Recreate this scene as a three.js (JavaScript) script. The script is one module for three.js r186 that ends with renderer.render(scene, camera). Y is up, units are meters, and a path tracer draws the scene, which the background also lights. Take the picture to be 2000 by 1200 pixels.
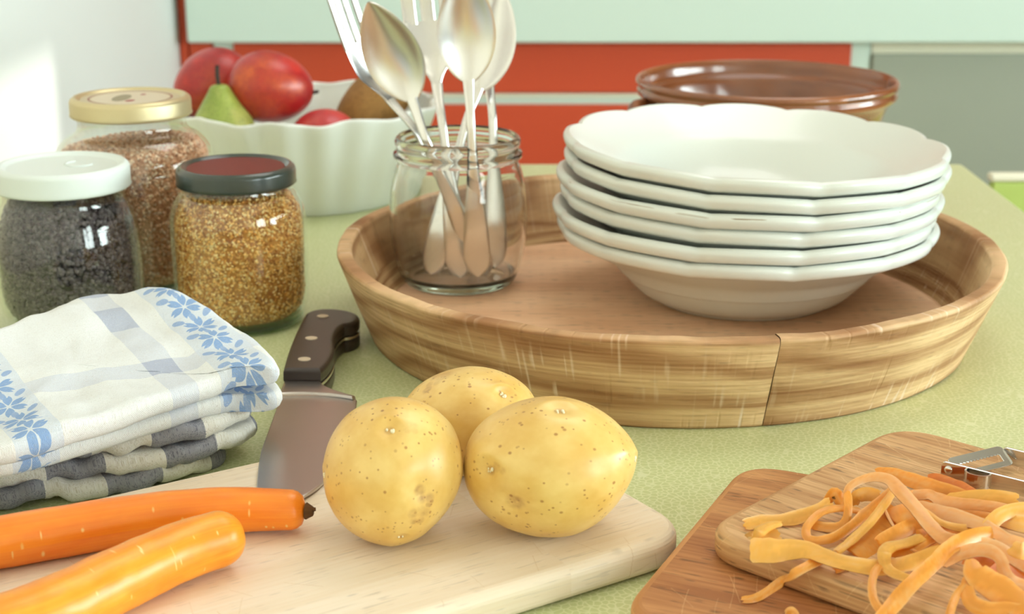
import * as THREE from 'three';
import { RectAreaLightUniformsLib } from 'three/addons/lights/RectAreaLightUniformsLib.js';
import { RoundedBoxGeometry } from 'three/addons/geometries/RoundedBoxGeometry.js';
import { mergeGeometries, mergeVertices } from 'three/addons/utils/BufferGeometryUtils.js';

// ---------- camera, sky, sun, large lights, exposure (metres; y = 0 is the table top) ----------
const scene = new THREE.Scene();
const camera = new THREE.PerspectiveCamera(22.62, 2000 / 1200, 0.02, 30);
camera.position.set(0, 0.27, 0);
camera.rotation.x = -THREE.MathUtils.degToRad(17);
camera.focus = 0.64;
camera.userData.fStop = 15;
scene.add(camera);
const renderer = new THREE.WebGLRenderer({ antialias: true });
renderer.toneMapping = THREE.LinearToneMapping;
renderer.toneMappingExposure = 0.69;
renderer.shadowMap.enabled = true;
scene.background = new THREE.Color().setRGB(0.75, 0.9, 0.95);
scene.backgroundIntensity = 1.5;
const sun = new THREE.DirectionalLight(new THREE.Color().setRGB(1, 0.97, 0.9), 3.2);
sun.position.set(6, 1.13, -1.46); sun.target.position.set(-0.475, 0, -1.46);
sun.castShadow = true; sun.shadow.radius = 2;
Object.assign(sun.shadow.camera, { left: -3, right: 3, top: 3, bottom: -3, near: 0.1, far: 15 });
scene.add(sun, sun.target);
RectAreaLightUniformsLib.init();
const DAY = new THREE.Color().setRGB(0.84, 0.98, 1.0), WARM = new THREE.Color().setRGB(1.0, 0.965, 0.94);
const WINDOWS = [[-1.27, 0.0, 0.03, 0.6], [0.5, 1.45, 0.06, 1.05]];       // z0, z1, y0, y1 of two unseen windows lighting the table from the right
const WINDOW_POWER = [27, 15], FILL_LAMP_POWER = 3.5;  // second value: strength of the added fill lamp overhead
WINDOWS.forEach(([z0, z1, y0, y1], i) => {
  const l = new THREE.RectAreaLight(DAY, WINDOW_POWER[i], z1 - z0 - 0.06, y1 - y0 - 0.06);
  l.position.set(1.875, (y0 + y1) / 2, (z0 + z1) / 2); l.lookAt(0, (y0 + y1) / 2, (z0 + z1) / 2);
  scene.add(l);
});

// ---------- helpers ----------
let rs = 12345;
const rnd = () => { rs = (Math.imul(rs, 1664525) + 1013904223) >>> 0; return rs / 4294967296; };
const seed = (s) => { rs = s >>> 0; rnd(); rnd(); };
const V = (x, y, z) => new THREE.Vector3(x, y, z);
const { clamp, lerp, smoothstep } = THREE.MathUtils;
const names = new Map();
function numbered(n) { const k = names.get(n) ?? 0; names.set(n, k + 1); return k ? n + '_' + String(k).padStart(3, '0') : n; }
const shade = (o) => { o.traverse((c) => { if (c.isMesh) { c.castShadow = true; c.receiveShadow = true; } }); return o; };
function tag(o, label, category, group, kind) {
  o.userData.label = label;
  if (category) o.userData.category = category;
  if (group) o.userData.group = group;
  if (kind) o.userData.kind = kind;
  return o;
}
function thing(name, label, category, pos = [0, 0, 0], group) {
  const o = new THREE.Group(); o.name = numbered(name); o.position.set(...pos); scene.add(o);
  return tag(o, label, category, group);
}
function single(name, label, category, geo, mat, group) {
  const m = new THREE.Mesh(geo, mat); m.name = numbered(name); scene.add(m); shade(m);
  return tag(m, label, category, group);
}
function part(parent, name, geo, mat, label) {
  const m = new THREE.Mesh(geo, mat); m.name = name; parent.add(m); shade(m);
  if (label) m.userData.label = label;
  return m;
}
function struct(name, geo, mat) {
  const m = new THREE.Mesh(geo, mat); m.name = name; m.userData.kind = 'structure'; scene.add(m); shade(m);
  return m;
}
const box = (w, h, d, x = 0, y = 0, z = 0) => new THREE.BoxGeometry(w, h, d).translate(x, y, z);
const rbox = (w, h, d, r, x = 0, y = 0, z = 0) => new RoundedBoxGeometry(w, h, d, 3, r).translate(x, y, z);

// noise
function hash(x, y, z) {
  let h = Math.imul(x, 374761393) + Math.imul(y, 668265263) + Math.imul(z, 2147483647 ^ 0x5bd1e995);
  h = Math.imul(h ^ (h >>> 13), 1274126177); h ^= h >>> 16;
  return (h >>> 0) / 4294967296;
}
function noise(x, y = 0, z = 0) {
  const ix = Math.floor(x), iy = Math.floor(y), iz = Math.floor(z);
  const s = (t) => t * t * (3 - 2 * t), fx = s(x - ix), fy = s(y - iy), fz = s(z - iz);
  const l = (a, b, t) => a + (b - a) * t;
  const c = (k) => l(l(hash(ix, iy, k), hash(ix + 1, iy, k), fx), l(hash(ix, iy + 1, k), hash(ix + 1, iy + 1, k), fx), fy);
  return l(c(iz), c(iz + 1), fz) * 2 - 1;
}
function fbm(x, y = 0, z = 0, n = 4) { let a = 0, g = 0.55; for (let i = 0; i < n; i++) { a += g * noise(x, y, z); x = x * 2.03 + 11.3; y = y * 2.03 + 5.7; z = z * 2.03 + 3.1; g *= 0.5; } return a; }

// textures
function tex(w, h, f, srgb = true) {
  const d = new Uint8Array(w * h * 4), c = [0, 0, 0];
  for (let y = 0; y < h; y++) for (let x = 0; x < w; x++) {
    f((x + 0.5) / w, (y + 0.5) / h, c);
    const i = (y * w + x) * 4;
    for (let k = 0; k < 3; k++) d[i + k] = clamp(c[k], 0, 255);
    d[i + 3] = 255;
  }
  const t = new THREE.DataTexture(d, w, h);
  return finish(t, srgb);
}
function finish(t, srgb = true) {
  t.magFilter = THREE.LinearFilter; t.minFilter = THREE.LinearFilter;
  t.wrapS = t.wrapT = THREE.RepeatWrapping; if (srgb) t.colorSpace = THREE.SRGBColorSpace; t.needsUpdate = true;
  return t;
}
function canvasTex(w, h, draw, srgb = true) {
  const c = document.createElement('canvas'); c.width = w; c.height = h; draw(c.getContext('2d'), w, h);
  return finish(new THREE.CanvasTexture(c), srgb);
}
const rep = (t, x, y, ox = 0, oy = 0) => { t.repeat.set(x, y); t.offset.set(ox, oy); return t; };
const mixc = (o, a, b, t) => { for (let k = 0; k < 3; k++) o[k] = a[k] + (b[k] - a[k]) * t; };
// wood: u runs along the grain
function woodTex(w, h, sx, sy, o) {
  return tex(w, h, (u, v, c) => {
    const x = u * sx, y = v * sy, s = o.seed || 0;
    const bend = o.bend * fbm(x * 9 + s, y * 14, s, 3);
    const ring = 0.5 + 0.5 * Math.sin((y + bend) * o.rings + 3 * fbm(x * 6, y * 30 + s, 2, 2));
    const fibre = fbm(x * (o.len || 34), y * 900, s + 4, 3), pore = Math.max(0, noise(x * 130, y * 1500, s + 9) - 0.55) * 2;
    const broad = fbm(x * 14, y * 22, s + 7, 3);
    let t = o.ringMix * Math.pow(ring, 1.6) + o.fibre * fibre + o.broad * broad + 0.25;
    mixc(c, o.light, o.dark, clamp(t, 0, 1));
    for (let k = 0; k < 3; k++) c[k] *= 1 - o.pore * pore;
    if (o.saw) { const q = Math.max(0, noise(x * 620, y * 60, 33) - 0.5) * Math.max(0, noise(x * 22, y * 40, 35) + 0.2) * o.saw; for (let k = 0; k < 3; k++) c[k] = lerp(c[k], 236 - 20 * k, Math.min(0.6, q)); }
  });
}
const std = (o) => new THREE.MeshStandardMaterial(o);
const phys = (o) => new THREE.MeshPhysicalMaterial(o);
const rgb = (r, g, b) => new THREE.Color().setRGB(r / 255, g / 255, b / 255, THREE.SRGBColorSpace);

// shapes
const lathe = (pts, n = 72) => new THREE.LatheGeometry(pts.map(([r, y]) => new THREE.Vector2(Math.max(r, 1e-5), y)), n);
function smoothProfile(pts, n = 60) { const c = new THREE.CatmullRomCurve3(pts.map(([r, y]) => V(r, y, 0)), false, 'centripetal'); return c.getPoints(n).map((p) => [Math.max(p.x, 0), p.y]); }
function roundedPoly(pts, r) {                       // plan shape with rounded corners
  const s = new THREE.Shape(), n = pts.length;
  pts.forEach((p, i) => {
    const a = new THREE.Vector2(...pts[(i + n - 1) % n]), b = new THREE.Vector2(...p), c = new THREE.Vector2(...pts[(i + 1) % n]);
    const rr = Array.isArray(r) ? r[i] : r;
    const p0 = b.clone().add(a.sub(b).setLength(rr)), p1 = b.clone().add(c.sub(b).setLength(rr));
    if (i === 0) s.moveTo(p0.x, p0.y); else s.lineTo(p0.x, p0.y);
    s.quadraticCurveTo(b.x, b.y, p1.x, p1.y);
  });
  s.closePath();
  return s;
}
function extrude(shape, depth, bevel = 0.0015, seg = 3, curve = 10) {
  return new THREE.ExtrudeGeometry(shape, { depth: depth - 2 * bevel, bevelEnabled: bevel > 0, bevelSize: bevel, bevelThickness: bevel, bevelOffset: -bevel, bevelSegments: seg, curveSegments: curve }).translate(0, 0, bevel);
}
function gridGeo(nu, nv, f, closeU = false, uvf) {   // f(u, v) -> Vector3
  const p = [], uv = [], idx = [];
  for (let i = 0; i <= nu; i++) for (let j = 0; j <= nv; j++) {
    const q = f(i / nu, j / nv); p.push(q.x, q.y, q.z);
    const t = uvf ? uvf(i / nu, j / nv, q) : [i / nu, j / nv]; uv.push(t[0], t[1]);
  }
  for (let i = 0; i < nu; i++) for (let j = 0; j < nv; j++) { const a = i * (nv + 1) + j, b = a + nv + 1; idx.push(a, b, a + 1, b, b + 1, a + 1); }
  const g = new THREE.BufferGeometry();
  g.setAttribute('position', new THREE.Float32BufferAttribute(p, 3)); g.setAttribute('uv', new THREE.Float32BufferAttribute(uv, 2)); g.setIndex(idx);
  g.computeVertexNormals();
  if (closeU) {                                      // weld the normals of the seam
    const n = g.attributes.normal, m = nu * (nv + 1);
    for (let j = 0; j <= nv; j++) { const a = V(n.getX(j) + n.getX(m + j), n.getY(j) + n.getY(m + j), n.getZ(j) + n.getZ(m + j)).normalize(); n.setXYZ(j, a.x, a.y, a.z); n.setXYZ(m + j, a.x, a.y, a.z); }
  }
  return g;
}

// ---------- materials ----------
const paint = (r, g, b, rough = 0.85) => std({ color: rgb(r, g, b), roughness: rough });
const M = {
  wallWhite: paint(236, 243, 239, 0.9), wallWarm: paint(232, 206, 176, 0.9), wallCream: paint(244, 238, 226, 0.9), bounceTan: paint(240, 231, 217, 0.9), wallPink: paint(216, 174, 156, 0.8), ceiling: paint(244, 238, 226, 0.9),  // tints of the unseen walls and ceiling chosen for bounce and reflections
  cream: paint(226, 222, 198, 0.6), mint: paint(208, 226, 213, 0.55), red: std({ color: rgb(200, 72, 34), roughness: 0.55 }),
  grey: paint(158, 163, 146, 0.4), green: paint(172, 192, 98, 0.6), dark: paint(70, 62, 56, 0.8),
  steel: std({ color: rgb(236, 235, 232), metalness: 1, roughness: 0.27 }),
  chrome: std({ color: rgb(222, 220, 216), metalness: 1, roughness: 0.12 }),
  glass: phys({ color: new THREE.Color(0.97, 0.99, 0.97), transmission: 1, thickness: 0, roughness: 0.02, ior: 1.5 }),
  glassGreen: phys({ color: new THREE.Color(0.62, 0.76, 0.62), transmission: 1, thickness: 0, roughness: 0.04, ior: 1.5 }),
  solidGlass: phys({ color: new THREE.Color(1, 1, 1), transmission: 1, thickness: 0.003, roughness: 0.0, ior: 1.48, attenuationColor: new THREE.Color(0.72, 0.88, 0.76), attenuationDistance: 0.06 }),
  porcelain: phys({ color: rgb(226, 230, 222), roughness: 0.28, clearcoat: 0.4, clearcoatRoughness: 0.12 }),
  fluted: phys({ color: rgb(240, 244, 238), roughness: 0.4 }),
};
const brushed = canvasTex(256, 256, (g) => { for (let i = 0; i < 900; i++) { const v = 150 + ((i * 73) % 90); g.fillStyle = `rgb(${v},${v},${v})`; g.fillRect(0, (i * 131) % 256, 256, 0.6); } }, false);
M.blade = std({ color: rgb(196, 188, 182), metalness: 1, roughness: 0.3, bumpMap: rep(brushed, 6, 40), bumpScale: 0.00002 });

// ---------- the room ----------
{
  const X0 = -0.475, X1 = 1.9, Z0 = -2.75, Z1 = 1.7, F = -0.75, C = 1.75, T = 0.12;
  const floorTex = woodTex(512, 256, 1.2, 0.6, { seed: 3, bend: 0.02, rings: 60, ringMix: 0.4, fibre: 0.5, broad: 0.5, pore: 0.3, light: [206, 184, 156], dark: [168, 140, 110] });
  struct('floor', box(X1 - X0 + 2 * T, T, Z1 - Z0 + 2 * T, (X0 + X1) / 2, F - T / 2, (Z0 + Z1) / 2), std({ map: rep(floorTex, 3, 6), roughness: 0.6 }));
  struct('ceiling', box(X1 - X0 + 2 * T, T, Z1 - Z0 + 2 * T, (X0 + X1) / 2, C + T / 2, (Z0 + Z1) / 2), M.ceiling);
  struct('wall_left', box(T, C - F, -1.36 - Z0, X0 - T / 2, (F + C) / 2, (Z0 - 1.36) / 2), M.wallWhite);
  struct('wall_left_2', box(T, C - F, Z1 + 1.36, X0 - T / 2, (F + C) / 2, (Z1 - 1.36) / 2), M.bounceTan);  // unseen stretch of the left wall, tinted tan to bounce warm light
  struct('wall_back', box(X1 - X0 + 2 * T, C - F, T, (X0 + X1) / 2, (F + C) / 2, Z0 - T / 2), M.wallPink);
  struct('wall_front', box(X1 - X0 + 2 * T, C - F, T, (X0 + X1) / 2, (F + C) / 2, Z1 + T / 2), M.wallCream);
  const s = new THREE.Shape([[Z0, F], [Z1, F], [Z1, C], [Z0, C]].map((p) => new THREE.Vector2(...p)));
  const holes = [...WINDOWS, [-1.595, -1.33, 0.16, 0.492]];
  for (const [a, b, c, d] of holes) s.holes.push(new THREE.Path([[a, c], [b, c], [b, d], [a, d]].map((p) => new THREE.Vector2(...p))));
  struct('wall_right', new THREE.ExtrudeGeometry(s, { depth: T, bevelEnabled: false }).applyMatrix4(new THREE.Matrix4().makeBasis(V(0, 0, 1), V(0, 1, 0), V(1, 0, 0))).translate(X1, 0, 0), M.wallWarm);
  const pane = std({ color: 0xffffff, roughness: 0.5, emissive: DAY, emissiveIntensity: 1.2 });  // opaque glowing panes stand in for daylight outside
  WINDOWS.forEach(([z0, z1, y0, y1], i) => {
    const g = new THREE.Group(); g.name = 'window_' + (i + 1); g.userData.kind = 'structure'; g.position.set(X1 + 0.04, (y0 + y1) / 2, (z0 + z1) / 2); scene.add(g);
    const w = z1 - z0, h = y1 - y0;
    part(g, 'pane', box(0.008, h, w), pane);
    const bars = [box(0.05, 0.04, w, -0.02, h / 2 - 0.02), box(0.05, 0.04, w, -0.02, -h / 2 + 0.02), box(0.05, h, 0.04, -0.02, 0, w / 2 - 0.02), box(0.05, h, 0.04, -0.02, 0, -w / 2 + 0.02)];
    for (const b of bars) part(g, 'frame', b, M.cream);
    part(g, 'glazing_bar', box(0.02, h - 0.08, 0.035, -0.09), M.cream);
    part(g, 'glazing_bar', box(0.02, 0.03, w - 0.08, -0.09, h * 0.18), M.cream);
  });
  const g = new THREE.Group(); g.name = 'window_3'; g.userData.kind = 'structure'; g.position.set(X1 + 0.05, 0.326, -1.4625); scene.add(g);  // unseen narrow window, placed to throw the sun patch on the left wall
  part(g, 'pane', box(0.004, 0.332, 0.265), phys({ color: 0xffffff, transmission: 1, thickness: 0, roughness: 0 }));
  part(g, 'frame', box(0.03, 0.012, 0.265, 0, -0.16), M.cream); part(g, 'frame', box(0.03, 0.012, 0.265, 0, 0.16), M.cream);
  const l = thing('added_fill_lamp', 'large flat square fill lamp added at the ceiling with warm white diffuser', 'lamp', [0.45, 1.75, -1.35]);  // out of view, added as soft overhead fill for the room
  part(l, 'frame', rbox(0.96, 0.05, 0.96, 0.01, 0, -0.025, 0), M.cream);
  part(l, 'diffuser', rbox(0.9, 0.02, 0.9, 0.005, 0, -0.05, 0), std({ color: 0xffffff, emissive: WARM, emissiveIntensity: 1.0 }));
  const ra = new THREE.RectAreaLight(WARM, FILL_LAMP_POWER, 0.88, 0.88); ra.position.set(0.45, 1.685, -1.35); ra.lookAt(0.45, 0, -1.35); scene.add(ra);
}

// ---------- kitchen units along the back wall ----------
{
  const zf = -2.2, zb = -2.74, D = zf - zb, base = -0.75;
  function unit(name, label, x0, x1, doorMat, rows, frameMat, frame) {
    const t = thing(name, label, 'cabinet', [(x0 + x1) / 2, base, (zf + zb) / 2], 'kitchen base cabinets');
    const w = x1 - x0, top = -0.006;
    part(t, 'carcass', box(w, top - base, D - 0.004, 0, (top - base) / 2, -0.002), frameMat);
    for (const [nm, a, b, dx0, dx1] of rows) {
      const d = part(t, nm, rbox(w - dx0 - dx1, b - a, 0.02, 0.003, (dx0 - dx1) / 2, (a + b) / 2 - base, D / 2 - 0.008), doorMat);
      if (frame) part(d, 'edge_strip', box(w - dx0 - dx1, 0.004, 0.022, (dx0 - dx1) / 2, a - base - 0.003, D / 2 - 0.008), frame);
    }
    return t;
  }
  unit('kitchen_cabinet', 'narrow red kitchen cabinet end in the corner by the white wall', -0.459, -0.427, M.red, [['door', -0.7, -0.009, 0, 0]], M.cream);
  single('end_panel', 'tall narrow red panel closing the cabinets against the white wall', 'panel', rbox(0.013, 1.6, 0.54, 0.002, -0.467, 0.05, -2.472), M.red);
  unit('kitchen_cabinet', 'wide kitchen cabinet with red drawer fronts and cream gaps behind the table', -0.425, 0.512, M.red, [['drawer', -0.081, -0.009, 0.028, 0.028], ['drawer', -0.36, -0.0975, 0.028, 0.028], ['drawer', -0.68, -0.375, 0.028, 0.028]], M.mint, M.cream);
  unit('kitchen_cabinet', 'grey-green fronted kitchen unit in a cream frame at the right', 0.514, 1.1, M.grey, [['door', -0.62, -0.0247, 0.0, 0.02]], M.cream);
  single('kitchen_worktop', 'long white kitchen worktop with a deep front edge above the red drawers', 'worktop', rbox(1.56, 0.13, 0.58, 0.004, 0.325, 0.0595, -2.455), M.mint);
}
// the chair beyond the table
{
  const t = thing('kitchen_chair', 'green chair with a pale top rail behind the right table corner', 'chair', [0.68, -0.75, -1.62]);
  part(t, 'top_rail', rbox(0.42, 0.008, 0.014, 0.003, 0, 0.7, 0.134), M.cream);
  part(t, 'backrest', rbox(0.416, 0.262, 0.012, 0.004, 0, 0.565, 0.134), M.green);
  part(t, 'seat', rbox(0.42, 0.03, 0.4, 0.01, 0, 0.43, -0.06), M.green);
  for (const sx of [-1, 1]) for (const sz of [-0.24, 0.12]) part(t, 'leg', box(0.03, 0.42, 0.03, sx * 0.18, 0.21, sz), M.green);
}

// ---------- the table ----------
{
  const cells = []; seed(5);
  const N = 34; for (let i = 0; i < N; i++) for (let j = 0; j < N; j++) cells.push([(i + rnd()) / N, (j + rnd()) / N]);
  const lam = tex(768, 768, (u, v, c) => {
    let d1 = 9, d2 = 9; const ci = Math.floor(u * N), cj = Math.floor(v * N);
    for (let i = -1; i <= 1; i++) for (let j = -1; j <= 1; j++) {
      const a = (ci + i + N) % N, b = (cj + j + N) % N, p = cells[a * N + b];
      const dx = p[0] + (ci + i - a) / N - u, dy = p[1] + (cj + j - b) / N - v, d = Math.hypot(dx, dy) * N;
      if (d < d1) { d2 = d1; d1 = d; } else if (d < d2) d2 = d;
    }
    const line = 1 - smoothstep(d2 - d1, 0.05, 0.3), n = fbm(u * 12, v * 12, 1, 3);
    mixc(c, [202, 210, 150], [222, 226, 182], clamp(line + 0.12 * n, 0, 1));
  });
  const t = thing('kitchen_table', 'kitchen table with a pale green crackle-patterned laminate top', 'table', [0, 0, 0]);
  const s = roundedPoly([[-0.455, 1.307], [0.389, 1.307], [0.372, -0.1], [-0.455, -0.1]], [0.01, 0.006, 0.01, 0.01]);
  const g = extrude(s, 0.03, 0.002).rotateX(-Math.PI / 2).translate(0, -0.03, 0);
  part(t, 'table_top', g, phys({ map: rep(lam, 1 / 0.1, 1 / 0.1), roughness: 0.38, clearcoat: 0.15, clearcoatRoughness: 0.3 }));
  for (const x of [-0.41, 0.33]) for (const z of [-1.25, 0.04]) part(t, 'leg', rbox(0.05, 0.72, 0.05, 0.004, x, -0.39, z), M.cream);
}

// ---------- the round wooden tray ----------
const TRAY = V(0.088, 0, -0.852);
{
  const w1 = woodTex(1024, 256, 0.5, 0.06, { seed: 11, bend: 0.022, rings: 360, ringMix: 0.5, fibre: 0.36, broad: 0.5, pore: 0.12, len: 12, saw: 3, light: [230, 194, 146], dark: [146, 98, 56] });
  const w2 = woodTex(1024, 512, 0.4, 0.4, { seed: 21, bend: 0.03, rings: 90, ringMix: 0.35, fibre: 0.35, broad: 0.6, pore: 0.25, light: [244, 203, 164], dark: [216, 162, 122] });
  const saw = tex(512, 128, (u, v, c) => { const a = Math.max(0, noise(u * 150, v * 3, 3) - 0.45) * 2 * Math.max(0, noise(u * 8, v * 5, 8) + 0.3), b = fbm(u * 30, v * 60, 2, 3); c[0] = c[1] = c[2] = 128 + 60 * b - 150 * a; }, false);
  const rimMat = std({ map: rep(w1, 2, 16), bumpMap: rep(saw, 4, 16), bumpScale: 0.0009, roughness: 0.66, vertexColors: true });
  const t = thing('wooden_tray', 'large round rustic wooden tray with a rough upright rim on the table', 'tray', TRAY.toArray());
  part(t, 'tray_bottom', lathe([[0, 0.0005], [0.158, 0.0005], [0.163, 0.002], [0.163, 0.0085], [0.16, 0.009], [0, 0.009]], 96), std({ map: w2, roughness: 0.6 }))
    .geometry.attributes.uv.array.set(Array.from(new Float32Array(0)));
  const bg = t.children[0].geometry, bp = bg.attributes.position; for (let i = 0; i < bp.count; i++) bg.attributes.uv.setXY(i, bp.getX(i) / 0.4 + 0.5, bp.getZ(i) / 0.4 + 0.5);
  const prof = [[0.1575, 0.0005], [0.168, 0.0], [0.1695, 0.0015], [0.1775, 0.022], [0.1872, 0.0478], [0.1868, 0.0496], [0.1855, 0.0502], [0.1805, 0.0502], [0.1792, 0.0494], [0.1785, 0.0475], [0.17, 0.024], [0.1625, 0.0088], [0.1575, 0.0005]];
  const cuts = [0.19, 2.35, 4.2], gap = 0.001;
  cuts.forEach((a0, k) => {
    const a1 = k < 2 ? cuts[k + 1] : cuts[0] + Math.PI * 2;
    const g = gridGeo(110, prof.length - 1, (u, v) => {
      const a = lerp(a0 + gap, a1 - gap, u), q = prof[Math.round(v * (prof.length - 1))];
      const e = 1 - 0.004 * Math.exp(-Math.min(u, 1 - u) * 120), n = 0.0007 * fbm(a * 6, q[1] * 60, k, 3), up = q[1] > 0.03 ? 0.0008 * fbm(a * 9, 3, k, 3) : 0;
      const r = q[0] * e + n;
      return V(Math.sin(a) * r, q[1] + up, Math.cos(a) * r);
    }, false, (u, v, q) => [lerp(a0, a1, u) * 0.18 + k * 0.13, (Math.hypot(q.x, q.z) < 0.176 && q.y > 0.01 ? 0.03 : 0) + q.y]);
    const col = [], gp = g.attributes.position;
    for (let i = 0; i < gp.count; i++) { const y = gp.getY(i), e = clamp(smoothstep(y, 0.0465, 0.0495) + 0.5 * smoothstep(-y, -0.004, 0), 0, 1) * clamp(0.8 + 0.6 * noise(gp.getX(i) * 160, gp.getZ(i) * 160, 4), 0, 1), c = lerp(0.89, 1.15, e); col.push(c, c, c * lerp(0.97, 1.08, e)); }
    g.setAttribute('color', new THREE.Float32BufferAttribute(col, 3));
    part(t, 'rim_section', g, rimMat);
  });
}

// ---------- the stack of soup plates ----------
{
  const inner = smoothProfile([[0, 0.0075], [0.03, 0.0075], [0.05, 0.008], [0.062, 0.013], [0.074, 0.0235], [0.081, 0.0295], [0.088, 0.0328], [0.097, 0.0378], [0.1045, 0.0428], [0.1068, 0.0442]], 40);
  const outer = smoothProfile([[0.109, 0.0436], [0.11, 0.0415], [0.1096, 0.039], [0.1082, 0.0368], [0.1045, 0.0352], [0.097, 0.0316], [0.089, 0.0278], [0.0815, 0.0242], [0.0755, 0.0188], [0.0735, 0.0165], [0.072, 0.0155], [0.066, 0.0092], [0.0605, 0.0045], [0.0555, 0.0022], [0.0535, 0.0005], [0.0525, 0]], 40);
  const prof = [...inner, ...outer, [0.049, 0], [0.048, 0.0022], [0.03, 0.0025], [0, 0.0025]];
  const geo = gridGeo(168, prof.length - 1, (u, v) => {
    const a = u * Math.PI * 2, [r, y] = prof[Math.round(v * (prof.length - 1))], k = smoothstep(r, 0.078, 0.108);
    const lobe = Math.pow(Math.abs(Math.sin(a * 6)), 0.7), rr = r * (1 + k * 0.03 * (lobe - 0.7));
    return V(Math.sin(a) * rr, y + 0.0028 * smoothstep(r, 0.062, 0.1) + k * 0.0018 * (lobe - 0.6), Math.cos(a) * rr);
  }, true);
  const crazed = canvasTex(512, 512, (g) => {
    g.fillStyle = '#ffffff'; g.fillRect(0, 0, 512, 512); seed(40);
    for (let i = 0; i < 26; i++) { g.fillStyle = `rgba(120,88,52,${0.25 + 0.4 * rnd()})`; g.fillRect(rnd() * 500, 256 + (rnd() - 0.5) * 10, 3 + rnd() * 16, 1 + rnd() * 2.5); }
  });
  const worn = M.porcelain.clone(); worn.map = crazed;
  const how = ['bottom', 'fifth from the top, second from the bottom', 'fourth from the top', 'chipped, brown-stained third from the top', 'second from the top', 'topmost'];
  const shift = [[0, 0], [-0.0028, 0.0015], [0.0012, -0.001], [-0.0012, 0.0015], [0.0028, 0.0005], [0.0022, -0.0008]];
  for (let k = 0; k < 6; k++) {
    const p = single('soup_plate', '', 'plate', geo, k === 3 ? worn : M.porcelain, 'scalloped white soup plates stacked in the tray');
    p.userData.label = ['bottom plate of the white scalloped stack, its pinkish underside and foot on the tray', 'white scalloped soup plate directly on the bottom plate of the stack', 'white scalloped soup plate fourth from the top, under the brown-stained one', 'white scalloped soup plate with brown stains along its edge, third from the top', 'white scalloped soup plate directly under the topmost one', 'topmost white scalloped soup plate with its empty well in view'][k];
    p.position.set(0.137 + shift[k][0], 0.0092 + 0.0095 * k, -0.878 + shift[k][1]);
    p.rotation.set(0.0045 * k, [0.1, 0.16, 0.12, 0.2, 0.14, 0.18][k], -0.006 * k);
  }
}

// ---------- jars ----------
function jarLid(t, r, y0, y1, mat, panelMat, label) {
  const h = y1 - y0;
  const lid = part(t, 'lid', lathe([[0, y0 + h * 0.5], [r * 0.9, y0 + h * 0.5], [r * 0.9, y0 + 0.0005], [r - 0.0006, y0], [r + 0.0003, y0 + 0.0008], [r, y0 + 0.0022], [r, y1 - 0.003], [r - 0.0006, y1 - 0.0014], [r - 0.0022, y1], [r * 0.9, y1 + 0.0002], [r * 0.865, y1 - 0.0006], [r * 0.84, y1 - 0.0019], [r * 0.8, y1 - 0.0021], [0, y1 - 0.0019]], 96), mat, label);
  if (panelMat) {
    const g = new THREE.CylinderGeometry(r * 0.815, r * 0.815, 0.0006, 72).translate(0, y1 - 0.0016, 0);
    part(lid, 'lid_panel', g, panelMat);
  }
  return lid;
}
function jarGlass(t, out, wall = 0.0022, mat = M.glass) {
  const o = smoothProfile(out, 70), inn = o.map(([r, y]) => [Math.max(r - wall, 0), y]).filter(([, y]) => y > 0.005);
  inn[0] = [inn[0][0], 0.0055];
  return part(t, 'glass_body', lathe([[0, 0], ...o, ...inn.reverse(), [0, 0.005]], 96), mat);
}
function filling(name, label, pos, prof, topFn, core, grainGeo, grainMat, n, size, cols, sd) {
  // a core of the jar's inner shape with loose grains pressed against the glass and on the top
  seed(sd);
  const P = smoothProfile(prof, 50), R = (y) => { for (let i = 1; i < P.length; i++) if (P[i][1] >= y) { const a = P[i - 1], b = P[i]; return lerp(a[0], b[0], (y - a[1]) / Math.max(b[1] - a[1], 1e-6)); } return P[P.length - 1][0]; };
  const y0 = P[0][1], y1 = P[P.length - 1][1];
  const g = gridGeo(72, 40, (u, v) => {
    const a = u * Math.PI * 2, q = v < 0.6 ? v / 0.6 : 1, yt = y0 + (y1 - y0) * q;
    let r = (R(yt) - size * 0.55) * (v < 0.6 ? 1 : 1 - (v - 0.6) / 0.4);
    const top = topFn(Math.sin(a) * r, Math.cos(a) * r);
    return V(Math.sin(a) * r, Math.min(yt, top) - size * 0.4, Math.cos(a) * r);
  });
  const m = single(name, label, null, g, core); m.position.set(...pos); m.userData.kind = 'stuff'; m.userData.category = 'grain';
  const inst = new THREE.InstancedMesh(grainGeo, grainMat, n); inst.name = 'grain';
  const q = new THREE.Quaternion(), M4 = new THREE.Matrix4(), c = new THREE.Color();
  for (let i = 0; i < n; i++) {
    const a = rnd() * Math.PI * 2; let r, y;
    if (i < n * 0.84) { y = lerp(y0, y1, rnd()); r = R(y) - size * (0.35 + 0.25 * rnd()); const tp = topFn(Math.sin(a) * r, Math.cos(a) * r); if (y > tp) y = tp - rnd() * size; } else { r = Math.sqrt(rnd()) * (R(y1) - size); y = topFn(Math.sin(a) * r, Math.cos(a) * r) - size * 0.3 * rnd(); }
    r = Math.min(r, R(y) - size * 0.35);
    q.setFromEuler(new THREE.Euler(rnd() * 6, rnd() * 6, rnd() * 6));
    const s = size * (0.75 + 0.5 * rnd());
    M4.compose(V(Math.sin(a) * r, y, Math.cos(a) * r), q, V(s, s, s)); inst.setMatrixAt(i, M4);
    const k = cols[Math.floor(rnd() * cols.length)]; c.copy(k).multiplyScalar(0.8 + 0.4 * rnd()); inst.setColorAt(i, c);
  }
  m.add(inst); shade(m);
  return m;
}
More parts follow.
